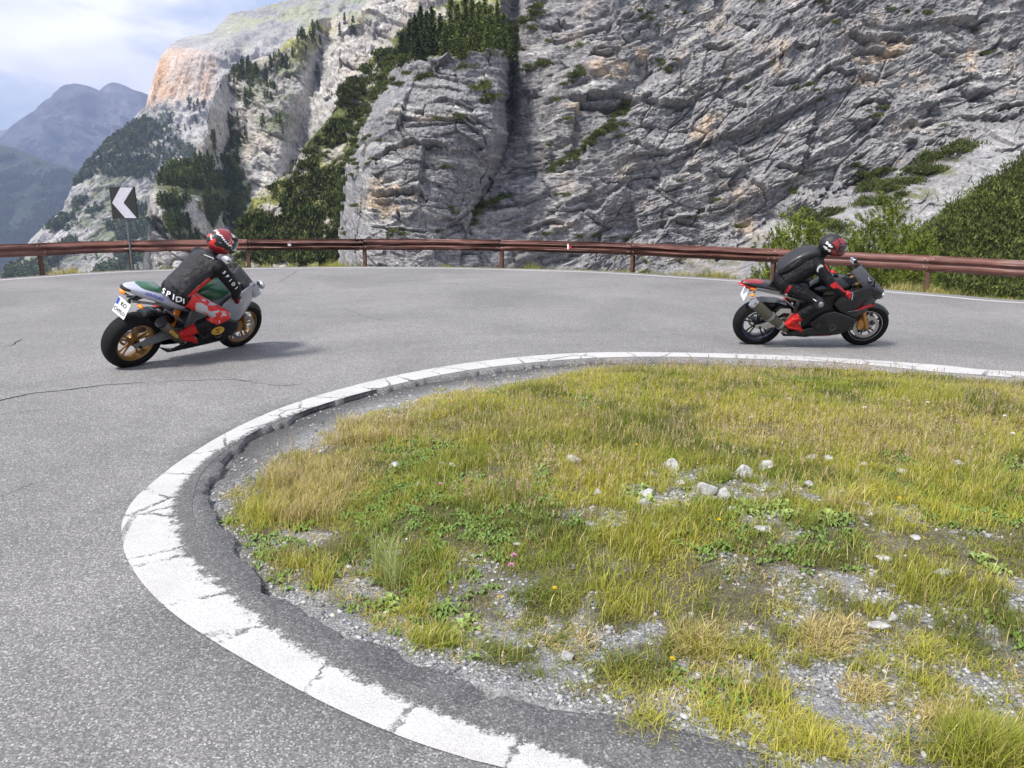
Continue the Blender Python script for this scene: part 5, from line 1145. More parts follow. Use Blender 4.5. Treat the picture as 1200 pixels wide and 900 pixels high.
def graphic(name, base, alt, sc, lo=.5, rot=(0, 0, 0), third=None):
    m = M(name, .35); v = m.map((1, 1, 1), rot=rot); n = m.noise(sc, 2, .5, vec=v, dist=1.8); c = m.mix(m.ramp(n, [(lo, 0), (lo + .015, 1)]), base, alt)
    if third: n2 = m.noise(sc * 1.3, 2, .5, vec=m.map((1, 1, 1), rot=rot, loc=(3, 1, 2)), dist=2.2); c = m.mix(m.ramp(n2, [(.58, 0), (.595, 1)]), c, third)
    m.color(c); m.bump(m.noise(14, 4, .6), .3, .01); return m.m
G_RED = graphic('red_leather_grey_pattern', (.55, .018, .014), (.42, .40, .40), 7, .54)
G_HELM_A = graphic('red_white_black_shell', (.62, .03, .02), (.012, .012, .014), 7, .50, third=(.72, .71, .70))
G_HELM_B = graphic('black_red_white_shell', (.012, .012, .014), (.55, .02, .03), 8, .50, third=(.62, .61, .60))
G_BLKW = graphic('black_leather_white_trim', (.016, .016, .018), (.55, .55, .55), 9, .70)

def finish(name, bm, mat, parent, smooth=True, mods=None):
    bmesh.ops.recalc_face_normals(bm, faces=bm.faces); o = bm_obj(name, bm, mat, parent, smooth)
    if smooth:
        o.data.set_sharp_from_angle(angle=rad(42))
    return o
def sweep(bm, pts, radii, seg=10, cap=True, flat=(1, 1), upv=(0, 0, 1)):
    pts = [Vector(p) for p in pts]; rings = []
    if not hasattr(radii, '__len__'): radii = [radii] * len(pts)
    for i, p in enumerate(pts):
        t = (pts[min(i + 1, len(pts) - 1)] - pts[max(i - 1, 0)]).normalized(); u = Vector(upv)
        if abs(t.dot(u)) > .95: u = Vector((1, 0, 0))
        s = t.cross(u).normalized(); u = s.cross(t)
        rings.append([bm.verts.new(p + (s * math.cos(a) * flat[0] + u * math.sin(a) * flat[1]) * radii[i]) for a in [2 * math.pi * k / seg for k in range(seg)]])
    for a, b in zip(rings[:-1], rings[1:]):
        for k in range(seg): bm.faces.new((a[k], a[(k + 1) % seg], b[(k + 1) % seg], b[k]))
    if cap: bm.faces.new(rings[0][::-1]); bm.faces.new(rings[-1])
    return rings
def tube(name, pts, radii, mat, parent, seg=10, **k):
    bm = bmesh.new(); sweep(bm, pts, radii, seg, **k); return finish(name, bm, mat, parent)
def lathe(bm, prof, c, seg=48, axis='Y', closed=False):
    rings = []
    for (h, r_) in prof:
        rings.append([bm.verts.new(Vector(c) + Vector((r_ * math.cos(a), h, r_ * math.sin(a)))) for a in [2 * math.pi * k / seg for k in range(seg)]])
    n = len(rings)
    for i in range(n if closed else n - 1):
        a, b = rings[i], rings[(i + 1) % n]
        for k in range(seg): bm.faces.new((a[k], a[(k + 1) % seg], b[(k + 1) % seg], b[k]))
    if not closed: bm.faces.new(rings[0]); bm.faces.new(rings[-1][::-1])
def loft(name, secs, mat, parent, seg=20, sub=1):
    """sections (x, zc, half width, up, down, exponent)"""
    bm = bmesh.new(); rings = []
    for (x, zc, hw, up, dn, ex) in secs:
        r_ = []
        for k in range(seg):
            a = 2 * math.pi * k / seg; c, s = math.cos(a), math.sin(a)
            y = hw * math.copysign(abs(c) ** (2 / ex), c); z = (up if s > 0 else dn) * math.copysign(abs(s) ** (2 / ex), s); r_.append(bm.verts.new((x, y, zc + z)))
        rings.append(r_)
    for a, b in zip(rings[:-1], rings[1:]):
        for k in range(seg): bm.faces.new((a[k], a[(k + 1) % seg], b[(k + 1) % seg], b[k]))
    bm.faces.new(rings[0][::-1]); bm.faces.new(rings[-1]); o = finish(name, bm, mat, parent)
    if sub: md = o.modifiers.new('s', 'SUBSURF'); md.levels = md.render_levels = 1
    return o
def shell(name, side, pts, yo, mat, parent, nx_=16, nz_=8, th=.008, matfn=None):
    """curved fairing skin: pts = (x, z bottom, z top), yo(x, v) = outward distance"""
    xs = [p[0] for p in pts]; X_ = np.linspace(xs[0], xs[-1], nx_); zb = np.interp(X_, xs, [p[1] for p in pts]); zt = np.interp(X_, xs, [p[2] for p in pts])
    bm = bmesh.new(); g_ = [[bm.verts.new((X_[i], side * yo(X_[i], j / (nz_ - 1)), zb[i] + (zt[i] - zb[i]) * j / (nz_ - 1))) for j in range(nz_)] for i in range(nx_)]
    for i in range(nx_ - 1):
        for j in range(nz_ - 1): bm.faces.new((g_[i][j], g_[i + 1][j], g_[i + 1][j + 1], g_[i][j + 1]))
    o = finish(name, bm, mat, parent); md = o.modifiers.new('t', 'SOLIDIFY'); md.thickness = th; md.offset = 0
    return o
def prism(name, pts, y0, y1, mat, parent, bevel=.006):
    bm = bmesh.new(); n = len(pts); vs = [bm.verts.new((x_, y_, z_)) for y_ in (y0, y1) for x_, z_ in pts]
    bm.faces.new(vs[:n]); bm.faces.new(vs[n:][::-1])
    for i in range(n): bm.faces.new((vs[i], vs[n + i], vs[n + (i + 1) % n], vs[(i + 1) % n]))
    bmesh.ops.recalc_face_normals(bm, faces=bm.faces)
    if bevel: bmesh.ops.bevel(bm, geom=list(bm.edges), offset=bevel, segments=2, affect='EDGES', clamp_overlap=True)
    return finish(name, bm, mat, parent)
def writing(txt, size, c, u, v, mat, parent, xs=1.0, name='lettering', off=0.0):
    o = text_mesh(txt, size, mat, name, .0006, parent=parent, xscale=xs, offset=off); u = Vector(u).normalized(); v = Vector(v); v = (v - u * v.dot(u)).normalized(); w_ = u.cross(v)
    o.matrix_local = Matrix(((u.x, v.x, w_.x, c[0]), (u.y, v.y, w_.y, c[1]), (u.z, v.z, w_.z, c[2]), (0, 0, 0, 1))); return o

def wheel(root, x, R_, w_, rimmat, spokes, disc_sides, disc_r, lipmat=None):
    z = R_; wh = empty('wheel', (0, 0, 0)); wh.parent = root
    rr = .216; bm = bmesh.new(); prof = []
    for k in range(17):
        a = -math.pi / 2 + math.pi * k / 16; prof.append((w_ / 2 * math.sin(a) * (1.0), rr + .012 + (R_ - rr - .012) * (abs(math.cos(a)) ** .62)))
    prof = [(-w_ * .36, rr - .004)] + prof + [(w_ * .36, rr - .004)]
    lathe(bm, prof, (x, 0, z), 64, closed=True); finish('tyre', bm, K['tyre'], wh)
    bm = bmesh.new(); h = w_ * .37; lathe(bm, [(-h, rr + .002), (-h, rr - .014), (-h + .014, rr - .026), (0, rr - .034), (h - .014, rr - .026), (h, rr - .014), (h, rr + .002)], (x, 0, z), 64, closed=True)
    for s_ in range(spokes):                                            # spokes and hub belong to the cast rim
        for d_ in (-.16, .16):
            a0 = 2 * math.pi * s_ / spokes + .3; a1 = a0 + d_
            p0 = Vector((x + .05 * math.cos(a0 + d_ * 1.2), 0, z + .05 * math.sin(a0 + d_ * 1.2))); p1 = Vector((x + (rr - .024) * math.cos(a1), 0, z + (rr - .024) * math.sin(a1)))
            sweep(bm, [p0, (p0 + p1) / 2, p1], [.014, .0105, .012], 8, flat=(1.0, 1.0), upv=(0, 1, 0))
    lathe(bm, [(-.06, .022), (-.06, .045), (-.02, .060), (.02, .060), (.06, .045), (.06, .022)], (x, 0, z), 24, closed=True)
    rim = finish('rim', bm, rimmat, wh)
    if lipmat:
        bm = bmesh.new(); lathe(bm, [(-h - .001, rr - .001), (-h - .001, rr - .009), (-h + .002, rr - .009), (-h + .002, rr - .001)], (x, 0, z), 64, closed=True); finish('rim_stripe', bm, lipmat, wh)
    for sd_ in disc_sides:
        bm = bmesh.new(); y_ = sd_ * .068; lathe(bm, [(y_ - .0025, disc_r * .74), (y_ - .0025, disc_r), (y_ + .0025, disc_r), (y_ + .0025, disc_r * .74)], (x, 0, z), 48, closed=True)
        for k in range(6):
            a = k * math.pi / 3; sweep(bm, [(x + .04 * math.cos(a), y_, z + .04 * math.sin(a)), (x + disc_r * .78 * math.cos(a + .25), y_, z + disc_r * .78 * math.sin(a + .25))], .006, 6, upv=(0, 1, 0))
        finish('brake_disc', bm, K['steel'], wh)
    return wh

def motorcycle(px, py, head, lean, s, cfg, label):
    g0 = G(px, py); root = empty('motorcycle', g0); root.rotation_euler = (0, 0, 0)
    Mx = Matrix.Translation(g0) @ Matrix.Rotation(rad(head), 4, 'Z') @ Matrix.Rotation(rad(lean), 4, 'X') @ Matrix.Scale(s, 4); root.matrix_world = Mx
    tag(root, label, 'motorcycle'); W = 1.36; A_ = cfg['kind'] == 'A'; k = K
    body, acc = (k['silver'], k['green']) if A_ else (k['black'], k['red'])
    wheel(root, 0, .318, .19, k['gold'] if A_ else k['darkwheel'], 5, (1,), .11, None if A_ else k['wheelblue'])
    wheel(root, W, .300, .125, k['gold'] if A_ else k['darkwheel'], 5 if A_ else 6, (-1, 1), .158, None if A_ else k['steel'])
    # swingarm and chain
    sw = k['grey'] if A_ else k['steel']
    prism('swingarm', [(.56, .46), (.50, .34), (.30, .34), (.02, .285), (-.05, .29), (-.06, .335), (.02, .355), (.26, .46)], -.135, -.095, sw, root, .012)
    prism('swingarm', [(.56, .46), (.50, .34), (.30, .34), (.02, .285), (-.05, .29), (-.06, .335), (.02, .355), (.26, .46)], .095, .135, sw, root, .012)
    tube('axle', [(0, -.15, .315), (0, .15, .315)], .016, k['dark'], root, 12)
    tube('chain', [(.50, .118, .43), (.02, .118, .415), (-.07, .118, .315), (.02, .118, .215), (.50, .118, .36)], .008, k['chainm'], root, 6)
    prism('chain_guard', [(.40, .50), (.05, .47), (-.10, .52), (-.14, .60), (-.02, .655), (.20, .645), (.42, .56)], -.10, .10, k['black'], root, .02) if not A_ else prism('chain_guard', [(.40, .50), (.10, .50), (.02, .62), (.12, .665), (.30, .64), (.42, .56)], -.09, .09, k['black'], root, .02)
    # engine, radiator, frame
    loft('engine', [(.44, .42, .10, .10, .12, 3), (.55, .44, .17, .20, .18, 3.4), (.72, .45, .19, .24, .22, 3.4), (.90, .46, .18, .24, .22, 3.4), (1.02, .50, .13, .20, .18, 3)], k['dark'], root)
    bm = bmesh.new(); lathe(bm, [(-.205, .0), (-.235, .055), (-.225, .085), (-.17, .098)][::-1], (.70, 0, .41), 28); finish('clutch_cover', bm, k['dark'], root)
    bm = bmesh.new(); lathe(bm, [(-.200, .0), (-.225, .04), (-.16, .055)][::-1], (.88, 0, .37), 24); finish('alternator_cover', bm, k['grey'], root)
    prism('radiator', [(1.02, .40), (1.06, .40), (1.14, .72), (1.10, .72)], -.17, .17, k['dark'], root)
    for sd_ in (-1, 1):
        fm = k['grey'] if A_ else k['dark']
        prism('frame_spar', [(1.10, .90), (1.14, .80), (.80, .64), (.58, .56), (.56, .36), (.49, .34), (.46, .50), (.50, .70), (.70, .78)], sd_ * .150, sd_ * .185, fm, root, .010)
        tube('subframe', [(.52, sd_ * .11, .66), (.20, sd_ * .09, .76), (-.12, sd_ * .05, .82)], .014, k['grey'] if A_ else k['steel'], root, 8)
        tube('subframe', [(.52, sd_ * .12, .50), (.25, sd_ * .10, .70)], .012, k['grey'] if A_ else k['steel'], root, 8)
        # footrest assembly
        prism('footrest_plate', [(.50, .50), (.42, .46), (.36, .36), (.42, .33), (.50, .36), (.56, .44)], sd_ * .165, sd_ * .180, k['steel'] if A_ else k['steel'], root, .005)
        tube('footrest', [(.43, sd_ * .18, .365), (.43, sd_ * .27, .37)], .011, k['steel'], root, 10)
        # forks
        tube('fork_leg', [(W, sd_ * .095, .30), (W - .075, sd_ * .10, .50)], [.028, .026], k['goldfork'] if not A_ else k['gold'], root, 14)
        tube('fork_tube', [(W - .07, sd_ * .10, .49), (1.10, sd_ * .10, .93)], [.024, .027], k['goldfork'] if not A_ else k['grey'], root, 14)
        prism('brake_caliper', [(W - .13, .40), (W - .09, .43), (W - .03, .37), (W - .055, .27), (W - .12, .28)], sd_ * .062, sd_ * .105, k['goldfork'], root, .008)
        # clip-on handlebar
        tube('handlebar', [(1.07, sd_ * .10, .88), (.985, sd_ * .22, .865), (.925, sd_ * .345, .835)], .011, k['dark'], root, 10)
        tube('grip', [(.972, sd_ * .243, .858), (.925, sd_ * .345, .835)], .017, k['vinyl'], root, 10)
        tube('lever', [(.985, sd_ * .20, .87), (1.02, sd_ * .24, .865), (.975, sd_ * .36, .835)], .006, k['steel'], root, 6)
    tube('shock', [(.48, 0, .62), (.44, 0, .40)], .032, k['amber'] if A_ else k['steel'], root, 12)
    prism('top_yoke', [(1.03, .89), (1.15, .91), (1.15, .93), (1.03, .91)], -.13, .13, k['dark'], root, .006)
    prism('instrument_panel', [(1.17, .90), (1.24, .98), (1.26, .97), (1.20, .88)], -.085, .085, k['dark'], root, .008)
    # front mudguard
    bm = bmesh.new(); n = 12; rg = []
    for i in range(n):
        a = rad(30 + 105 * i / (n - 1)); rr = .322; hw = .070 * (1 - .35 * abs(i / (n - 1) - .5) * 2)
        rg.append([bm.verts.new((W + (rr - .05 * abs(v_) ** 2) * math.cos(a), hw * v_, .300 + (rr - .05 * abs(v_) ** 2) * math.sin(a))) for v_ in (-1, -.75, -.4, 0, .4, .75, 1)])
    for a, b in zip(rg[:-1], rg[1:]):
        for j in range(6): bm.faces.new((a[j], a[j + 1], b[j + 1], b[j]))
    o = finish('front_mudguard', bm, body if not A_ else k['black'], root); md = o.modifiers.new('t', 'SOLIDIFY'); md.thickness = .006
    # tank and seat
    tank = loft('fuel_tank', [(.54, .79, .085, .06, .05, 2.4), (.60, .80, .125, .10, .07, 2.6), (.70, .82, .175, .145, .09, 2.6), (.82, .84, .19, .16, .10, 2.5), (.94, .85, .175, .14, .10, 2.5), (1.04, .86, .12, .10, .08, 2.4), (1.08, .86, .06, .05, .04, 2.2)], acc if A_ else body, root)
    bm = bmesh.new(); lathe(bm, [(0, .035), (.006, .034), (.008, .02)], (0, 0, 0), 20); bmesh.ops.rotate(bm, verts=bm.verts, matrix=Matrix.Rotation(math.pi / 2, 3, 'X')); bmesh.ops.translate(bm, verts=bm.verts, vec=(.86, 0, 1.005)); finish('fuel_cap', bm, k['dark'], tank)
    loft('seat', [(.16, .84, .10, .035, .03, 2.6), (.30, .82, .15, .035, .04, 3), (.45, .805, .14, .035, .04, 3), (.58, .82, .10, .04, .05, 2.6)], k['vinyl'], root)
    # tail
    if A_:
        tl = loft('tail_fairing', [(-.20, .965, .035, .020, .018, 2.4), (-.14, .945, .085, .035, .045, 2.6), (0, .915, .135, .055, .075, 2.6), (.14, .875, .16, .060, .085, 2.6), (.30, .80, .165, .065, .085, 2.6), (.42, .735, .150, .055, .05, 2.6), (.50, .69, .12, .03, .02, 2.4)], k['lilac'], root)
        loft('seat_cover', [(-.07, .945, .075, .035, .01, 2.6), (.02, .935, .11, .055, .02, 2.8), (.14, .90, .125, .060, .02, 2.8), (.22, .88, .115, .055, .02, 2.8)], acc, root)
        loft('tail_lamp', [(-.225, .955, .03, .014, .014, 2.4), (-.19, .952, .06, .020, .022, 2.6), (-.14, .945, .089, .020, .026, 2.6)], k['ink'], tl)
        writing('VENTURA', .050, (.05, -.152, .905), (-1, .12, .42) if False else (1, -.12, -.42), (0, -.25, 1), k['blueink'], tl, 1.0, off=.0006)
    else:
        tl = loft('tail_fairing', [(-.30, .895, .030, .018, .016, 2.2), (-.22, .885, .075, .030, .035, 2.4), (-.08, .87, .115, .045, .055, 2.5), (.08, .85, .14, .045, .065, 2.6), (.20, .82, .14, .040, .06, 2.6), (.28, .79, .11, .03, .04, 2.4)], k['black'], root)
        loft('seat_cover', [(-.29, .903, .025, .012, .01, 2.2), (-.20, .902, .062, .022, .01, 2.4), (-.08, .897, .08, .026, .01, 2.5), (.0, .888, .06, .020, .01, 2.5)], acc, root)
        loft('tail_lamp', [(-.325, .872, .025, .012, .012, 2.2), (-.29, .870, .055, .018, .018, 2.4), (-.22, .866, .074, .014, .016, 2.4)], k['tail'], tl)
        prism('side_stripe', [(-.14, .845), (.16, .80), (.17, .825), (-.12, .875)], -.146, -.118, k['grey'], tl, .003)
        prism('side_marker', [(-.20, .845), (-.10, .825), (-.10, .845), (-.19, .865)], -.122, -.085, k['amber'], tl, .003)
        prism('tail_panel', [(-.26, .86), (-.14, .83), (-.13, .855), (-.25, .88)], -.108, -.07, k['red'], tl, .003)
    # plate on its hanger
    px_ = -.17 if A_ else -.215; pz = .725 if A_ else .755
    tube('plate_hanger', [(.02, 0, .84), (-.10, 0, .80), (px_ + .03, 0, pz + .03)], [.03, .022, .018], k['black'], root, 8)
    pl = prism('number_plate', [(px_ - .040, pz - .080), (px_ - .034, pz - .082), (px_ + .016, pz + .078), (px_ + .010, pz + .080)], -.10, .10, k['plate'], root, .002)
    up_ = Vector((.050, 0, .160)).normalized(); nb = Vector((-up_.z, 0, up_.x))
    if A_:
        c0 = Vector((px_ - .015, 0, pz)) + nb * .0055
        writing('KO', .062, c0 + up_ * .038 + Vector((0, -.018, 0)), (0, -1, 0), up_, k['ink'], pl, 1, off=.0008)
        writing('CHYLO', .056, c0 - up_ * .040, (0, -1, 0), up_, k['ink'], pl, .95, off=.0008)
        bm = bmesh.new(); vs = [bm.verts.new(c0 + up_ * a + Vector((0, b, 0)) + nb * .0005) for a, b in ((.005, .092), (.075, .092), (.075, .062), (.005, .062))]; bm.faces.new(vs); bm_obj('country_band', bm, k['blueink'], pl)
    for sd_ in (-1, 1):
        x_, z_ = (-.08, .80) if A_ else (-.16, .775)
        o = tube('indicator_stalk', [(x_ + .05, sd_ * .03, z_), (x_, sd_ * .12, z_ + .01)], .008, k['black'], root, 8)
        loft_pts = [(x_ - .005, sd_ * .115, z_ + .01), (x_ - .010, sd_ * .14, z_ + .013), (x_ - .015, sd_ * .18, z_ + .017), (x_ - .018, sd_ * .195, z_ + .018)]
        tube('indicator', loft_pts, [.014, .024, .020, .008], k['amber'], root, 12)
    # exhaust
    if A_:
        tube('exhaust_pipe', [(.95, -.05, .26), (.70, -.10, .22), (.50, -.15, .26), (.42, -.185, .36)], .026, k['dark'], root, 12)
        ex = tube('silencer', [(.44, -.19, .335), (.40, -.20, .38), (.16, -.215, .60), (.12, -.217, .635)], [.030, .052, .056, .048], k['ti'], root, 18)
        tube('silencer_ring', [(.140, -.216, .617), (.115, -.217, .640)], [.060, .058], k['dark'], root, 18)
        d_ = Vector((-.24, 0, .22)).normalized(); writing('AKRAPOVIC', .026, (.27, -.266, .492), -d_, Vector((.22, 0, .24)), k['ink'], ex, .8)
        prism('silencer_badge', [(.315, .435), (.335, .462), (.225, .560), (.205, .533)], -.2655, -.255, k['yellow'], ex, .002)
    else:
        tube('exhaust_pipe', [(.90, -.05, .22), (.60, -.12, .20), (.40, -.18, .25), (.29, -.205, .33)], .027, k['dark'], root, 12)
        ex = tube('silencer', [(.31, -.205, .315), (.26, -.215, .37), (.10, -.232, .50), (-.13, -.25, .70), (-.165, -.252, .73)], [.036, .046, .056, .064, .058], k['olive'], root, 20, flat=(.85, 1.1))
        tube('silencer_ring', [(-.15, -.251, .716), (-.18, -.253, .742)], [.066, .060], k['steel'], root, 20, flat=(.85, 1.1))
        tube('silencer_clamp', [(.085, -.233, .512), (.062, -.235, .532)], [.066, .066], k['grey'], root, 20, flat=(.9, 1.12))
        tube('silencer_clamp', [(.235, -.220, .39), (.215, -.222, .408)], [.056, .056], k['grey'], root, 20, flat=(.9, 1.12))
        prism('exhaust_bracket', [(.10, .50), (.20, .62), (.32, .62), (.34, .55), (.24, .56), (.14, .47)], -.20, -.185, k['steel'], root, .005)
        prism('exhaust_bracket', [(.28, .44), (.33, .56), (.38, .55), (.44, .44), (.40, .43), (.35, .50), (.32, .42)], -.20, -.185, k['steel'], root, .005)
    # fairings
    yo = lambda x, v: (.225 - .9 * max(0, x - 1.06) ** 1.6 - .25 * max(0, .95 - x) ** 1.5) * (1 - .16 * (1 - v) ** 2) + .012 * math.sin(v * 3.14)
    bo = lambda x, v: (.17 + .045 * math.sin(min(1, v * 1.1) * 1.57)) * (1 - .6 * max(0, x - 1.0)) * (1 - .25 * max(0, .6 - x))
    for sd_ in (-1, 1):
        up = shell('side_fairing', sd_, [(.84, .66, .74), (.92, .57, .82), (1.02, .49, .88), (1.14, .47, .93), (1.26, .53, .93), (1.36, .62, .90), (1.43, .70, .84)], yo, body, root, 22, 10)
        lo_ = shell('lower_fairing', sd_, [(.60, .40, .44), (.72, .36, .56), (.86, .33, .60), (1.0, .32, .55), (1.10, .36, .50), (1.16, .42, .48)], lambda x, v: bo(x, .9) + .004, k['black'], root, 18, 8)
        bl = shell('belly_pan', sd_, [(.30, .20, .25), (.40, .165, .30), (.60, .15, .36), (.85, .15, .40), (1.0, .18, .38), (1.10, .25, .38), (1.15, .33, .39)], lambda x, v: .04 + (bo(x, v) - .04) * min(1, (v * 2.2)) ** .6, k['black'], root, 22, 10)
        if sd_ < 0:
            if A_:
                n = 24; prism('oval_badge', [(.86 + .085 * math.cos(6.283 * i / n), .425 + .052 * math.sin(6.283 * i / n)) for i in range(n)], -.2275, -.2215, k['yellow'], lo_, 0)
                prism('badge_mark', [(.905, .450), (.845, .452), (.830, .432), (.872, .418), (.862, .408), (.815, .398), (.872, .396), (.890, .412), (.850, .430), (.860, .440)], -.2290, -.2276, k['ink'], lo_, 0)
                writing('Smuni', .046, (1.20, -.2160, .575), (1, .12, .08), (0, -.1, 1), k['ink'], up, 1.0, off=.0008)
                prism('belly_mark', [(.42, .235), (.52, .225), (.54, .245), (.50, .265), (.44, .270)], -.198, -.190, k['white'], bl, .002)
                prism('belly_mark', [(.57, .31), (.60, .27), (.63, .32), (.60, .38), (.57, .37)], -.212, -.204, k['white'], bl, .002)
            else:
                prism('red_flash', [(1.12, .60), (1.34, .685), (1.30, .70), (1.10, .62)], -.228, -.200, k['red'], up, .002)
                prism('belly_stripe', [(.42, .235), (.90, .235), (.90, .243), (.42, .248)], -.190, -.165, k['red'], bl, .001)
                prism('fairing_mark', [(1.02, .60), (1.13, .62), (1.13, .628), (1.02, .608)], -.236, -.228, k['grey'], up, 0)
    nose = loft('nose_fairing', [(1.22, .86, .17, .085, .10, 2.6), (1.32, .835, .165, .085, .12, 2.6), (1.41, .80, .135, .075, .12, 2.4), (1.47, .765, .09, .055, .085, 2.2), (1.50, .745, .04, .025, .035, 2)], body, root)
    for sd_ in (-1, 1):
        bm = bmesh.new(); bmesh.ops.create_uvsphere(bm, u_segments=16, v_segments=10, radius=1, matrix=Matrix.Translation((1.435, sd_ * .072, .775)) @ Matrix.Rotation(sd_ * -.5, 4, 'Z') @ Matrix.Diagonal((.030, .052, .034, 1))); finish('headlamp', bm, k['lamp'], nose)
    bm = bmesh.new(); rg = []
    for i in range(9):
        f = i / 8; x_ = 1.40 - .27 * f; z_ = .865 + .26 * f ** .9 + (.0 if A_ else .015 * f); hw = .150 - .045 * f - .05 * max(0, f - .7) * 2
        rg.append([bm.verts.new((x_ - .17 * (abs(v_)) ** 2.0 * (1 - .2 * f), hw * v_ * 1.12, z_ - .055 * abs(v_) ** 2.4)) for v_ in np.linspace(-1, 1, 13)])
    for a, b in zip(rg[:-1], rg[1:]):
        for j in range(12): bm.faces.new((a[j], a[j + 1], b[j + 1], b[j]))
    o = finish('windscreen', bm, k['screen'], root); md = o.modifiers.new('t', 'SOLIDIFY'); md.thickness = .003
    for sd_ in (-1, 1):
        mz = 1.00 if A_ else 1.05; mxp = 1.24 if A_ else 1.16
        tube('mirror_stalk', [(1.30, sd_ * .13, .90), (1.26, sd_ * .20, mz - .03), (mxp + .01, sd_ * .27, mz)], [.012, .010, .012], body if A_ else k['black'], root, 8)
        bm = bmesh.new(); bmesh.ops.create_uvsphere(bm, u_segments=18, v_segments=10, radius=1, matrix=Matrix.Translation((mxp, sd_ * .30, mz + .012)) @ Matrix.Rotation(sd_ * .18, 4, 'Z') @ Matrix.Diagonal((.030, .068, .042, 1))); mr = finish('mirror', bm, body if A_ else k['black'], root)
        bm = bmesh.new(); bmesh.ops.create_uvsphere(bm, u_segments=18, v_segments=8, radius=1, matrix=Matrix.Translation((mxp - .022, sd_ * .30, mz + .012)) @ Matrix.Rotation(sd_ * .18, 4, 'Z') @ Matrix.Diagonal((.010, .060, .036, 1))); finish('mirror_glass', bm, k['mirror'], mr)
    return root, Mx

def remeshed(name, parts, voxel, smooth_it, mat, parent, zone=None, tag_=None):
    """parts: list of (points, radii, flat) tapered tubes fused into one continuous skin"""
    bm = bmesh.new()
    for p_ in parts:
        if p_[0] == 'ball':
            bmesh.ops.create_uvsphere(bm, u_segments=20, v_segments=12, radius=1, matrix=Matrix.Translation(p_[1]) @ (p_[3] if len(p_) > 3 else Matrix()) @ Matrix.Diagonal((*p_[2], 1)))
        else:
            pts, rr = list(p_[0]), list(p_[1]); fl = p_[2] if len(p_) > 2 else (1, 1); upv = p_[3] if len(p_) > 3 else (0, 0, 1)
            sweep(bm, pts, rr, 16, flat=fl, upv=upv)
            for e_, r_ in ((pts[0], rr[0]), (pts[-1], rr[-1])): bmesh.ops.create_uvsphere(bm, u_segments=14, v_segments=8, radius=r_ * min(fl) * .98, matrix=Matrix.Translation(e_))
    bmesh.ops.recalc_face_normals(bm, faces=bm.faces); me = bpy.data.meshes.new('raw'); bm.to_mesh(me); bm.free(); t = bpy.data.objects.new('raw', me); COL.objects.link(t)
    md = t.modifiers.new('r', 'REMESH'); md.mode = 'VOXEL'; md.voxel_size = voxel; md2 = t.modifiers.new('s', 'SMOOTH'); md2.factor = .5; md2.iterations = smooth_it
    bpy.context.view_layer.update(); me2 = bpy.data.meshes.new_from_object(t.evaluated_get(bpy.context.evaluated_depsgraph_get())); bpy.data.objects.remove(t)
    me2.name = name; me2.materials.clear()
    for mm in (mat if isinstance(mat, (list, tuple)) else [mat]): me2.materials.append(mm)
    for p_ in me2.polygons:
        p_.use_smooth = True
        p_.material_index = zone(p_.center, p_.normal) if zone else 0
    o = bpy.data.objects.new(name, me2); COL.objects.link(o); o.parent = parent; return o
def lerp(a, b, t): return Vector(a) + (Vector(b) - Vector(a)) * t
def seg_d(p, a, b):
    a, b = Vector(a), Vector(b); t = max(0, min(1, (p - a).dot(b - a) / (b - a).length_squared)); return (p - a - (b - a) * t).length, t

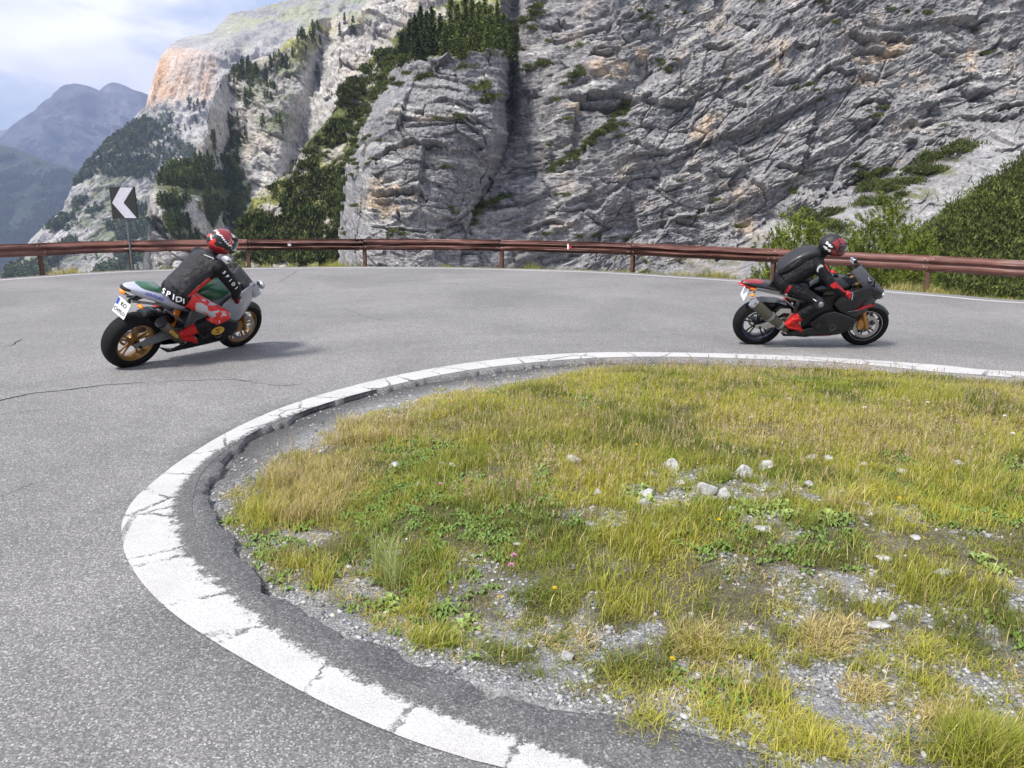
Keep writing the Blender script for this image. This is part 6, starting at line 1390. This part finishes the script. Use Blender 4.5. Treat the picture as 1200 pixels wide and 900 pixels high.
def rider(Mx, cfg, J, label):
    root = empty('person'); root.matrix_world = Mx; tag(root, label, 'person'); A_ = cfg['kind'] == 'A'
    P_ = {k_: Vector(v) for k_, v in J.items()}
    hipR, hipL = P_['pelvis'] + Vector((0, -.095, -.02)), P_['pelvis'] + Vector((0, .095, -.02))
    limbs = []
    for s_ in 'RL':
        hip = hipR if s_ == 'R' else hipL
        limbs.append(([hip, lerp(hip, P_['knee' + s_], .5), P_['knee' + s_]], [.100, .086, .066]))
        limbs.append(([P_['knee' + s_], lerp(P_['knee' + s_], P_['ankle' + s_], .35), P_['ankle' + s_]], [.064, .064, .045]))
        limbs.append(([P_['sh' + s_], lerp(P_['sh' + s_], P_['elbow' + s_], .5), P_['elbow' + s_]], [.060, .052, .045]))
        limbs.append(([P_['elbow' + s_], lerp(P_['elbow' + s_], P_['wrist' + s_], .4), P_['wrist' + s_]], [.047, .043, .031]))
        limbs.append(([P_['chest'], P_['sh' + s_]], [.08, .062]))
    sp = [P_['pelvis'], lerp(P_['pelvis'], P_['chest'], .5), P_['chest'], lerp(P_['chest'], P_['neck'], .7)]
    torso = (sp, [.118, .112, .122, .085], (1.32, .92))
    neckp = ([P_['neck'], P_['head']], [.056, .060])
    sides = [([P_['pelvis'] + Vector((0, -.06, -.01)), P_['pelvis'] + Vector((0, .06, -.01))], [.115, .115])]
    def zb(c, n):
        d1, t1 = seg_d(c, hipR, P_['kneeR'])
        if A_ and d1 < .125 and .12 < t1 and n.y < .25 and c.z < 1.0: return 1
        if A_:
            d2, t2 = seg_d(c, hipL, P_['kneeL'])
            if d2 < .12 and t2 > .3 and n.y > .2: return 1
        else:
            if (c - P_['kneeR']).length < .085 and n.y < -.3: return 1
            if d1 < .115 and .10 < t1 < .17 and n.y < -.5 and n.z < .5: return 2
        return 0
    body = remeshed('body', limbs + [torso, neckp] + sides, .013, 8, [LBLACK, G_RED if A_ else G_BLKW, LDRED], root, zb)
    # jacket
    arms = []
    for s_ in 'RL':
        arms.append(([P_['sh' + s_], lerp(P_['sh' + s_], P_['elbow' + s_], .5), P_['elbow' + s_]], [.080, .070, .060]))
        arms.append(([P_['elbow' + s_], lerp(P_['elbow' + s_], P_['wrist' + s_], .4), lerp(P_['elbow' + s_], P_['wrist' + s_], .93)], [.058, .052, .040]))
        arms.append(([lerp(P_['chest'], P_['neck'], .35), P_['sh' + s_]], [.118, .080])); arms.append(([lerp(P_['pelvis'], P_['chest'], .75), P_['sh' + s_]], [.11, .07]))
        arms.append(('ball', P_['sh' + s_] + Vector((.0, 0, .012)), (.074, .070, .066)))
    jt = ([lerp(P_['pelvis'], P_['chest'], .04), lerp(P_['pelvis'], P_['chest'], .5), P_['chest'], lerp(P_['chest'], P_['neck'], .75)], [.140, .136, .150, .100], (1.36, .98))
    ax = (P_['chest'] - P_['pelvis']).normalized()
    def zj(c, n):
        if A_:
            d1, t1 = seg_d(c, P_['shR'], P_['elbowR']); dT, tT = seg_d(c, P_['pelvis'], P_['chest'])
            fw = Vector((ax.z, 0, -ax.x))
            if dT < .26 and n.y < -.1 and (c - lerp(P_['pelvis'], P_['chest'], .5)).dot(fw) > -.02 and .05 < tT < .95 and d1 > .088: return 1
            if n.z > .35 and tT > .3 and dT < .2: return 2
            return 2 if (dT < .2 and n.dot(fw) < .1) else 0
        if c.z > 1.0 and (c - P_['elbowR']).length < .07 and n.z > .1: return 3
        d1, t1 = seg_d(c, P_['shR'], P_['elbowR'])
        if d1 < .10 and .05 < t1 < .4 and n.x > .45: return 3
        d1, t1 = seg_d(c, P_['elbowR'], P_['wristR'])
        if d1 < .08 and .15 < t1 < .85 and n.z > .35: return 3
        return 0
    jk = remeshed('jacket', arms + [jt], .012, 6, [LBLACK, G_RED, LGREY, LDRED], root, zj)
    # helmet
    hd = P_['head']; yaw = rad(J_yaw[cfg['kind']]); pit = rad(J_pit[cfg['kind']]); HR = Matrix.Translation(hd) @ Matrix.Rotation(yaw, 4, 'Z') @ Matrix.Rotation(pit, 4, 'Y')
    bm = bmesh.new(); bmesh.ops.create_uvsphere(bm, u_segments=40, v_segments=28, radius=1)
    for v in bm.verts:
        x, y, z = v.co; sx, sy, sz = .150, .124, .142
        if x > 0 and z < -.05: sx *= 1 + .30 * min(1, x * 1.4) * min(1, -z * 2.2); sy *= 1 - .10 * x
        if x < 0: sx *= 1.02 + .10 * (1 - abs(z))
        co = Vector((x * sx, y * sy, z * sz))
        if z < -.70: co.z = -.70 * sz - (abs(z) - .70) * .02
        v.co = HR @ co
    hm = [G_HELM_A if A_ else G_HELM_B, K['red'], K['ink'], K['white']]
    helm = finish('helmet', bm, hm, root); inv = HR.inverted()
    for p_ in helm.data.polygons:
        c = inv @ p_.center; c = Vector((c.x / .15, c.y / .124, c.z / .142))
        if A_:
            band = c.z * .8 + c.x * .55
            if c.z < -.25 and c.x < .35: p_.material_index = 1
            elif -.18 < band - .05 * math.sin(c.x * 9) < .14 and c.x < .6: p_.material_index = 2
            elif .12 <= band < .26 and c.x < .5: p_.material_index = 3
            elif c.z > .55 and c.x < .1: p_.material_index = 1
            elif c.x > .25 and math.sin(c.z * 12 + c.y * 4) > .35: p_.material_index = 3
            elif c.x > .25: p_.material_index = 2
            elif c.x > .8 and c.z < -.2: p_.material_index = 2
        else:
            if c.x > -.12 + .12 * math.sin(c.z * 9) and c.z < .88 and math.sin(c.z * 9 + c.x * 9) < .80: p_.material_index = 1
            elif c.z > .75: p_.material_index = 2
            elif -.75 < c.x < -.2 and -.35 < c.z < .45 and math.sin(c.z * 16 + c.x * 5) > .15: p_.material_index = 3
            else: p_.material_index = 2
    bm = bmesh.new(); rg = []
    for i in range(9):
        el = -.20 + .62 * i / 8; rg.append([bm.verts.new(HR @ Vector((.158 * math.cos(el) * math.cos(az_) + .004, .130 * math.cos(el) * math.sin(az_), .148 * math.sin(el) + .012))) for az_ in np.linspace(-1.22, 1.22, 19)])
    for a, b in zip(rg[:-1], rg[1:]):
        for j in range(18): bm.faces.new((a[j], a[j + 1], b[j + 1], b[j]))
    vz_ = finish('visor', bm, VISOR, helm); md = vz_.modifiers.new('t', 'SOLIDIFY'); md.thickness = .003
    # gloves closing on the grips
    for s_, sd_ in (('R', -1), ('L', 1)):
        w_ = P_['wrist' + s_]; g0 = Vector((.972, sd_ * .243, .858)); g1 = Vector((.925, sd_ * .345, .835)); gd = (g1 - g0).normalized(); gc = g0.lerp(g1, .5)
        back = (w_ - gc); back = (back - gd * back.dot(gd)).normalized(); upn = gd.cross(back); upn = upn if upn.z > 0 else -upn
        parts = [([w_, gc + back * .045 + upn * .022], [.032, .036], (1.15, .8)), ('ball', gc + back * .030 + upn * .020, (.040, .045, .026))]
        for i, (ln, rr) in enumerate(((.95, .0115), (1.0, .012), (.97, .0115), (.85, .0105))):
            c0 = gc + gd * ((i - 1.5) * .023) * (1 if True else 1); R0 = .027
            a_ = [20, 75, 130, 185, 235]; pts = [c0 + (back * math.cos(rad(q_)) + upn * math.sin(rad(q_))) * R0 * (1.25 if q_ < 60 else 1) * (1 if q_ < 200 else ln) for q_ in a_]
            parts.append((pts, [rr * 1.1, rr * 1.1, rr, rr * .95, rr * .85]))
        th = gc - gd * .050 + back * .02; parts.append(([gc - gd * .030 + back * .040, th - upn * .012, th - upn * .030 - back * .020, th - upn * .030 - back * .042 + gd * .012], [.017, .014, .012, .011]))
        remeshed('glove', parts, .0055, 3, [LDRED, LBLACK] if True else None, root, (lambda c, n: 0) if (not A_) else (lambda c, n, gc=gc, back=back: 1 if (c - gc).dot(back) > .03 else 0))
    # boots
    for s_ in 'RL':
        an, toe = P_['ankle' + s_], P_['toe' + s_]; kn = P_['knee' + s_]; fd = (toe - an); dn = Vector((0, 0, -1)); shn = (kn - an).normalized()
        heel = an - shn * .075 - Vector((fd.x, fd.y, 0)).normalized() * .035; ball = an + (toe - an) * .72 - shn * .0
        parts = [([an + shn * .19, an + shn * .08, an], [.058, .052, .046], (1, 1.1)), ([an, heel], [.044, .036]), ([heel, lerp(heel, ball, .5), ball, toe], [.034, .040, .036, .026], (1.15, .85)), ([an, lerp(an, ball, .6), ball], [.045, .040, .034])]
        bt = remeshed('boot', parts, .009, 4, [LRED, LBLACK, K['white']], root, lambda c, n, an=an, shn=shn: (1 if ((c - an).dot(shn) > .12) else (1 if (c - an).dot(shn) < -.085 else 0)))
    return root, P_
VISOR = M('dark_visor', .06, 0, (.012, .013, .016)); VISOR.b.inputs['Coat Weight'].default_value = 1; VISOR = VISOR.m
J_yaw = {'A': -12, 'B': -10}; J_pit = {'A': 8, 'B': 12}

# bike and rider on the left
bikeA, MA = motorcycle(150, 428.5, 58, 25, 1.12, dict(kind='A'), 'silver and green sport motorcycle with gold wheels leaning into the bend on the left')
JA = dict(pelvis=(.33, -.10, .93), chest=(.53, -.14, 1.20), neck=(.62, -.13, 1.32), head=(.735, -.14, 1.475), shR=(.60, -.315, 1.285), shL=(.63, .055, 1.245), elbowR=(.79, -.43, 1.06), elbowL=(.83, .22, 1.07), wristR=(.915, -.315, .885), wristL=(.895, .30, .89),
          kneeR=(.75, -.395, .73), kneeL=(.66, .25, .76), ankleR=(.44, -.235, .47), ankleL=(.34, .235, .45), toeR=(.575, -.255, .345), toeL=(.50, .23, .345))
rA, PA = rider(MA, dict(kind='A'), JA, 'person in black jacket, red and grey leathers and red helmet riding the silver motorcycle')
jA = [o for o in kids(rA) if o.name.startswith('jacket')][0]; WHT = K['white']
# lettering round the hem and on the sleeve
hem = Vector(JA['pelvis']); sa = Vector(JA['shR']); ea = Vector(JA['elbowR'])
for i, ch in enumerate('SPIDI'):
    a = rad(186 + i * 19); c = hem + Vector((-.02 + .148 * math.cos(a), .190 * math.sin(a), .012 - .05 * (math.cos(a) + 1)))
    u = Vector((-math.sin(a) * .148, .190 * math.cos(a), .02)).normalized(); writing(ch, .078, c, u, (.35, 0, 1), WHT, jA, 1.15, off=.002)
    c = sa.lerp(ea, .12 + i * .17) + Vector((-.015, -.079, .01)); writing(ch, .050, c, ea - sa, Vector((1, -.1, .4)), WHT, jA, 1.0, off=.0015)
tube('piping', [(.49, -.20, 1.375), (.56, -.26, 1.36), (.56, -.315, 1.30), (.55, -.335, 1.23)], .005, WHT, jA, 6)
loft_h = None
# bike and rider on the right
bikeB, MB_ = motorcycle(883.5, 402.5, -3, 20, 1.04, dict(kind='B'), 'black and red sport motorcycle with a large olive silencer on the right of the road')
JB = dict(pelvis=(.22, 0, .93), chest=(.49, -.01, 1.15), neck=(.60, -.01, 1.25), head=(.725, -.03, 1.40), shR=(.56, -.185, 1.20), shL=(.57, .175, 1.21), elbowR=(.72, -.34, 1.00), elbowL=(.74, .34, 1.02), wristR=(.885, -.315, .885), wristL=(.885, .31, .89),
          kneeR=(.63, -.27, .75), kneeL=(.63, .25, .76), ankleR=(.36, -.235, .455), ankleL=(.34, .235, .45), toeR=(.495, -.245, .335), toeL=(.50, .23, .335))
rB, PB = rider(MB_, dict(kind='B'), JB, 'person in black leathers with a hard back hump riding the black and red motorcycle')
HUMP = paint('hump_shell', (.014, .014, .017), .48, 0, .12)
hp = loft('backpack', [(.12, 1.075, .08, .02, .04, 3), (.15, 1.12, .125, .045, .09, 3.2), (.25, 1.20, .132, .062, .12, 3.4), (.36, 1.258, .138, .074, .12, 3.4), (.45, 1.293, .130, .070, .10, 3.2), (.56, 1.315, .11, .062, .07, 3), (.62, 1.305, .07, .04, .04, 2.6)], HUMP, rB)
writing('CAUERA', .040, (.285, -.1420, 1.222), (.72, 0, .66), (-.66, -.15, .72), K['grey'], hp, 1.0, off=.0008)
jB = [o for o in kids(rB) if o.name.startswith('jacket')][0]
tube('piping', [(.40, -.160, 1.02), (.455, -.185, 1.09), (.475, -.190, 1.17), (.50, -.195, 1.24)], [.003, .008, .006, .003], WHT, jB, 6)
n = 16; c_ = Vector(JB['shR']) + Vector((-.01, -.077, -.0)); o = prism('shoulder_badge', [(.035 * math.cos(6.283 * i / n), .052 * math.sin(6.283 * i / n)) for i in range(n)], -.002, .002, WHT, jB, 0); o.location = c_; o.rotation_euler = (0, .25, 0)
bB = [o for o in kids(rB) if o.name.startswith('body')][0]
tube('piping', [(.40, -.205, .865), (.48, -.262, .835), (.57, -.318, .79)], .006, WHT, bB, 6)
bm = bmesh.new(); bmesh.ops.create_uvsphere(bm, u_segments=14, v_segments=8, radius=1, matrix=Matrix.Translation((.635, -.325, .745)) @ Matrix.Diagonal((.036, .022, .040, 1))); finish('knee_slider', bm, K['grey'], bB)
# ------------------------------------------------------------------ labels that tell repeats apart
def ordn(n): return '%d%s' % (n, 'th' if 10 <= n % 100 <= 20 else {1: 'st', 2: 'nd', 3: 'rd'}.get(n % 10, 'th'))
def relabel(group, what, bands):
    L_ = [o for o in bpy.data.objects if o.get('group') == group and o.parent is None]
    P = []
    for o in L_:
        p = o.matrix_world.translation if o.type == 'EMPTY' else o.location; a, b = to_px(p.x, p.y, p.z); P.append((float(a), float(b), o))
    ys = sorted(p[1] for p in P); n = len(P); names = {1: [''], 2: ['upper', 'lower'], 3: ['upper', 'middle', 'lower'], 4: ['top', 'upper', 'lower', 'bottom']}[bands]
    for i, nm in enumerate(names):
        lo, hi = ys[int(n * i / bands)], ys[min(n - 1, int(n * (i + 1) / bands))]
        S_ = sorted([p for p in P if (lo <= p[1] < hi or (i == bands - 1 and p[1] >= lo))], key=lambda t: t[0])
        for k, (a, b, o) in enumerate(S_): o['label'] = '%s, %s from left%s' % (what, ordn(k + 1), (' in the %s row' % nm) if nm else '')
bpy.context.view_layer.update()
relabel('dwarf pines on the big cliff', 'small dwarf pine on the wide grey cliff', 4)
relabel('dwarf pines on the rounded buttress', 'small dwarf pine on the rounded buttress', 3)
relabel('dwarf pines along the left rim of the buttress', 'dark dwarf pine on the left buttress rim', 4)
relabel('dwarf pines on the pale slabs', 'dark dwarf pine on the pale scree slabs', 4)
relabel('dwarf pines beside the dark gully', 'dark dwarf pine right of the dark gully', 3)
relabel('dwarf pines in the long diagonal cleft', 'dark dwarf pine in the long diagonal cleft', 1)
relabel('dwarf pines at the foot of the gully', 'dark dwarf pine in the short cleft by the buttress foot', 1)
relabel('trees on top of the buttress', 'conifer in the stand on top of the buttress', 3)
relabel('trees on the crest of the bare ridge', 'small conifer on the crest of the bare ridge', 2)
relabel('yellow flowers in the grass', 'small yellow wild flower in the grass', 2)
relabel('white flowers at the back of the grass', 'small white flower head in the taller grass', 1)
# ------------------------------------------------------------------ mountain air
def haze():
    m = bpy.data.materials.new('mountain_air'); m.use_nodes = True; n = m.node_tree.nodes; l = m.node_tree.links
    for q in list(n):
        if q.type == 'BSDF_PRINCIPLED': n.remove(q)
    v = n.new('ShaderNodeVolumePrincipled'); v.inputs['Color'].default_value = (.52, .64, 1.0, 1); v.inputs['Density'].default_value = HAZE; v.inputs['Anisotropy'].default_value = .2
    l.new(v.outputs[0], n['Material Output'].inputs['Volume'])
    x0, x1, y0, y1, z0, z1 = -13500, 13500, -3500, 10600, -352, 1900
    V = [(x, y, z) for x in (x0, x1) for y in (y0, y1) for z in (z0, z1)]
    o = mesh_np('haze', V, [(0, 1, 3, 2), (4, 6, 7, 5), (0, 4, 5, 1), (2, 3, 7, 6), (0, 2, 6, 4), (1, 5, 7, 3)], None, m)
    bm = bmesh.new(); bm.from_mesh(o.data); bmesh.ops.recalc_face_normals(bm, faces=bm.faces); bm.to_mesh(o.data); bm.free()
    tag(o, 'thin blue mountain air between the camera and the far peaks', 'haze', kind='stuff')
HAZE = .00009
haze()
